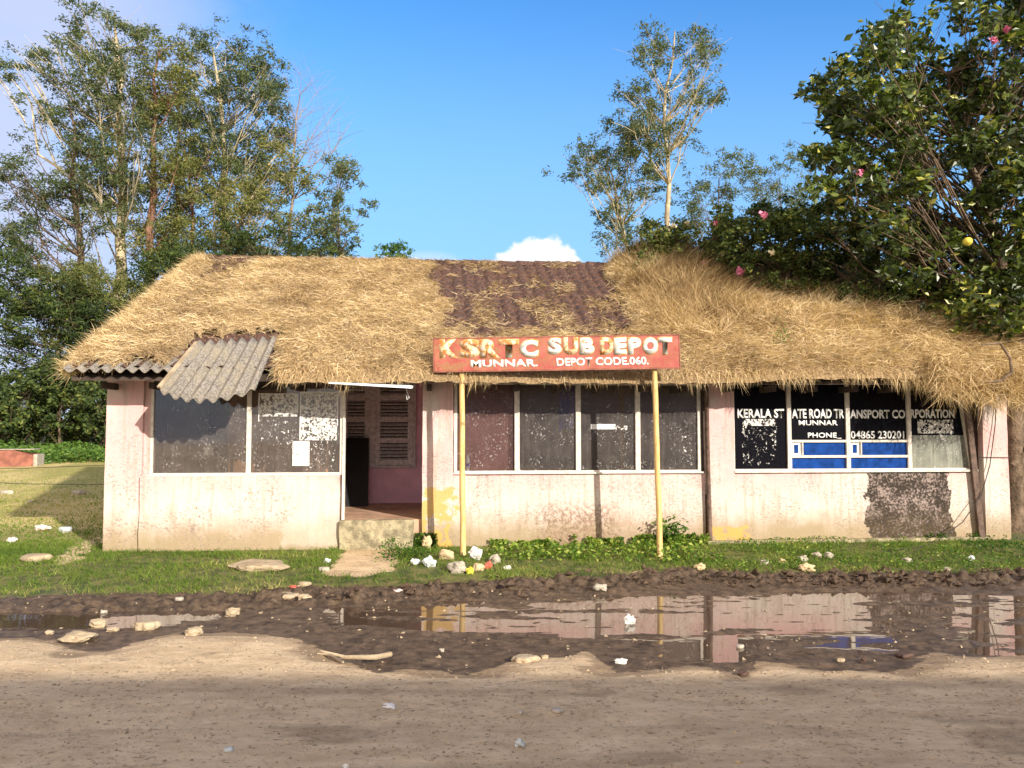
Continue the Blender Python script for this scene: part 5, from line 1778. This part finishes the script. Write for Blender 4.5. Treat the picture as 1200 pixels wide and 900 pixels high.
# hedge of shrubs behind the field
for i in range(11):
    px = -70 + i * 24 + random.uniform(-6, 6)
    Yh = random.uniform(27, 29.5)
    top = random.uniform(428, 462)
    tree('shrub', ('leafy shrub in the hedge behind the field, number %s from the left' % ['one', 'two', 'three', 'four', 'five', 'six', 'seven', 'eight', 'nine', 'ten', 'eleven'][i]) if False else
         'leafy green shrub in the hedge at the back of the field', Yh, [(px, 500), (px, 480), (px + 2, 465)],
         [(px - 24, 514), (px - 24, top + 20), (px - 8, top), (px + 12, top + 3), (px + 24, top + 22), (px + 24, 514)], 16, .16, (M['bush'], BD), .5, 240, .06, 60 + i, 'shrubs in the hedge behind the field', cat='shrub', tmean=.52, depth=.8, asp=.6)
# fresh green edge under the hedge
N = 9000
x = rng.uniform(-19, -9, N); y = rng.uniform(24.5, 27.5, N)
z = ground_h(x, y, False) + rng.random(N) * .55 * (.3 + fbm(x, y, 8, 3))
tag(leaves('field_edge_weeds', np.stack([x, y, z], 1), rng.uniform(.08, .18, N), np.clip(rng.normal(.6, .2, N), 0, 1), M['bushg'], aspect=.6, upb=1), 'bright green weeds along the foot of the hedge', 'weeds', kind='stuff')

# right background gum trees
G2 = 'gum trees behind the right half of the roof'
tree('gum_tree', 'tall slender gum tree rising above the middle of the right roof', 34,
     [(782, 480), (783, 280), (781, 150), (785, 80), (790, 35)], [(745, 42), (785, 24), (828, 40), (838, 62), (832, 110), (858, 110), (845, 125), (818, 138), (800, 190), (770, 200), (745, 170), (724, 105), (735, 95), (752, 98), (748, 75), (733, 65)],
     62, .24, (E, BPa), .60, 120, .20, 41, G2, tmean=.55, twig=.008)
tree('gum_tree', 'leaning gum tree with wide low crown left of the slender one', 35,
     [(740, 480), (735, 300), (722, 230), (712, 190)], [(655, 185), (672, 165), (705, 148), (740, 142), (768, 145), (778, 180), (772, 230), (765, 275), (720, 290), (675, 268), (700, 255), (690, 225), (665, 205)],
     62, .24, (E, BPa), .60, 135, .17, 42, G2, tmean=.45)
tree('gum_tree', 'small feathery gum tree right of the slender trunk', 36,
     [(842, 480), (842, 290), (842, 210)], [(812, 200), (840, 175), (870, 182), (880, 205), (868, 245), (840, 275), (800, 280), (805, 240)],
     34, .22, (E, BD), .55, 110, .12, 43, G2, tmean=.62)
tree('gum_tree', 'small round feathery gum tree next to the dark leafy tree', 37,
     [(915, 480), (915, 280), (915, 210)], [(880, 205), (915, 172), (950, 185), (965, 215), (960, 260), (905, 275), (875, 245)],
     36, .22, (E, BD), .55, 110, .12, 44, G2, tmean=.62)

# rose hedge growing behind the right roof
def flower(parent, base, px, py, Y, r_, mat):
    c_ = ypt(px, py, Y) - base
    N_ = 26
    cn = np.array(c_) + rng.normal(size=(N_, 3)) * r_ * .45
    mbb = mesh_np  # petals as small leaf faces
    d = unit(rng.normal(size=(N_, 3))); s = unit(np.cross(d, rng.normal(size=(N_, 3))))
    co = np.empty((N_, 4, 3)); L_ = r_ * .8
    co[:, 0] = cn - d * L_; co[:, 1] = cn + s * L_ * .8; co[:, 2] = cn + d * L_; co[:, 3] = cn - s * L_ * .8
    mesh_np('flower', co.reshape(-1, 3), np.arange(N_)[:, None] * 4 + np.arange(4), mat, parent)
hz = [
    ('flowering shrub with pink roses rising behind the roof right of the slender gum', 14.7, [(720, 300), (745, 268), (800, 258), (850, 252), (880, 270), (890, 330), (830, 340), (760, 330)], 50, 'bush', .85,
     [(840, 262, 'pink'), (886, 249, 'pink'), (870, 292, 'pink'), (825, 310, 'pink'), (846, 297, 'cream'), (806, 262, 'cream'), (790, 265, 'cream')]),
    ('dark rose shrub behind the roof with a few pink blooms', 13.6, [(850, 262), (900, 246), (960, 235), (985, 290), (985, 350), (900, 345), (860, 320)], 70, 'bush', .66, [(895, 252, 'pink'), (905, 296, 'cream'), (868, 318, 'pink')]),
    ('dense dark shrub behind the right end of the roof', 12.9, [(960, 250), (1040, 240), (1120, 260), (1210, 270), (1215, 400), (1080, 400), (1000, 370), (960, 340)], 100, 'bush', .56, []),
]
for i, (lab, Y, env, nc, mt, tm_, fl) in enumerate(hz):
    xm = sum(p[0] for p in env) / len(env)
    r = tree('rose_shrub', lab, Y, [(xm, 400), (xm, 370), (xm + 6, 310)], env, nc, .085, (M[mt], BD), .26, 230, .06, 80 + i, None, cat='shrub', tmean=tm_, depth=.45, asp=.55, droop=.1, asc=.3, base_z=roof_z(Y - YC) if Y < 15 else 4.3)
    for (fx, fy, fm) in fl:
        flower(r, r.location, fx, fy, Y - .75, .055 if fm == 'pink' else .04, M[fm])
# small green and flowering plants standing in the roof grass
for i, (px, py, lab) in enumerate(((765, 320, 'small green plant in the dry grass near the ridge of the right roof'), (832, 358, 'thin flowering weed in the middle of the dry roof grass'), (927, 345, 'small green tuft in the tall dry grass of the right roof'), (905, 408, 'tiny green weed low in the dry grass above the eave'))):
    u_, v_ = roof_uv(px, py + 8)
    v_ -= .35
    z_ = roof_z(v_) + float(matth(np.array([u_]), np.array([v_]))[0])
    b0 = loc2w(u_, v_, z_)
    r = empty('roof_weed', b0, label=lab, cat='weed')
    N = 90
    cn = rng.normal(size=(N, 3)) * np.array([.07, .05, .11]) + np.array([0, 0, .10])
    leaves('leaves', cn, rng.uniform(.025, .05, N), np.clip(rng.normal(.55, .2, N), 0, 1), M['bushg'], r, aspect=.5)
    MB().tube([(0, 0, -.15), (.01, 0, .05), (-.01, 0, .2)], [.005, .004, .002], 5).build('stem', M['weed'], r)

# big glossy leaved tree at the right, near
YT = 12.3
big = tree('citrus_tree', 'large dark leafy tree with glossy leaves overhanging the right end of the roof', YT,
           [(1192, 628), (1190, 560), (1192, 470), (1196, 400), (1180, 330), (1150, 240), (1120, 160), (1110, 90)],
           [(948, 190), (958, 150), (952, 105), (965, 75), (990, 78), (1000, 95), (1015, 50), (1040, 20), (1070, 35), (1095, 55), (1115, 20), (1140, -30), (1290, -40), (1290, 390), (1180, 400), (1120, 380), (1060, 335), (1010, 310), (985, 300), (965, 250), (990, 240), (965, 215)],
           230, .15, (M['citrus'], M['bark_near']), .36, 150, .17, 90, None, tmean=.56, depth=1.2, asp=.5, droop=.15, asc=.5, twig=.0035)
# extra trunk bulk and side branch seen by the corner
t = MB()
bz = big.location
a = [ypt(1188, y, YT - .1) - bz for y in (640, 590, 530, 480, 430)]
t.tube(a, [.16, .135, .125, .12, .11], 10)
a = [ypt(x, y, YT - .2) - bz for x, y in ((1186, 545), (1196, 535), (1215, 518))]
t.tube(a, [.04, .035, .03], 6)
t.build('side_trunk', M['bark_near'], big, smooth=True)
fz = [(1134, 283), ]
for px, py in fz:
    c_ = ypt(px, py, YT - 1.35) - bz
    t = MB(); t.tube([c_ + Vector((0, 0, -.06)), c_ + Vector((0, 0, -.05)), c_ + Vector((0, 0, -.02)), c_ + Vector((0, 0, .02)), c_ + Vector((0, 0, .05)), c_ + Vector((0, 0, .06))], [.01, .04, .064, .064, .04, .01], 14)
    t.build('fruit', M['fruit'], big, smooth=True)
for px, py in ((1008, 202), (1165, 48), (1180, 34)):
    flower(big, bz, px, py, YT - 1.3, .045, M['pink'])
# dead looping branch lying over the eave at the right
pts = [(1150, 404), (1172, 402), (1184, 420), (1186, 436), (1172, 446), (1158, 448)]
wp_ = []
for px, py in pts:
    u_, z_ = wpt(px, py, VE - .42); wp_.append(loc2w(u_, VE - .42, z_))
tag(MB().tube(wp_, [.012, .016, .02, .024, .02, .012], 7).build('dead_branch', M['bark_near'], None, True), 'curled dead branch lying in the straw at the right eave', 'branch')

# ------------------------------------------------------------------ the shed behind the viewer whose shadow crosses the road
sh = empty('roadside_shed', (0, -6, 0), label='plain roadside shed standing behind the viewer', cat='shed')
Zr = 5.94
xr = 5.40
g = MB()
xl, zl = xr - 1.87 * 3, Zr - 3
g.add([(xl, -2.0, zl), (xr, 0, Zr), (30, 0, Zr), (30, -2.5, zl), (xl, 2.0, zl - .0), (30, 1.6, zl)], [(0, 1, 2, 3), (4, 5, 2, 1), (0, 4, 1), (0, 3, 5, 4), (2, 5, 3)])
g.build('roof', M['tile'], sh)
MB().box(xl + .5, 29.8, -1.8, 1.3, -.1, zl - .02).build('wall', W, sh)
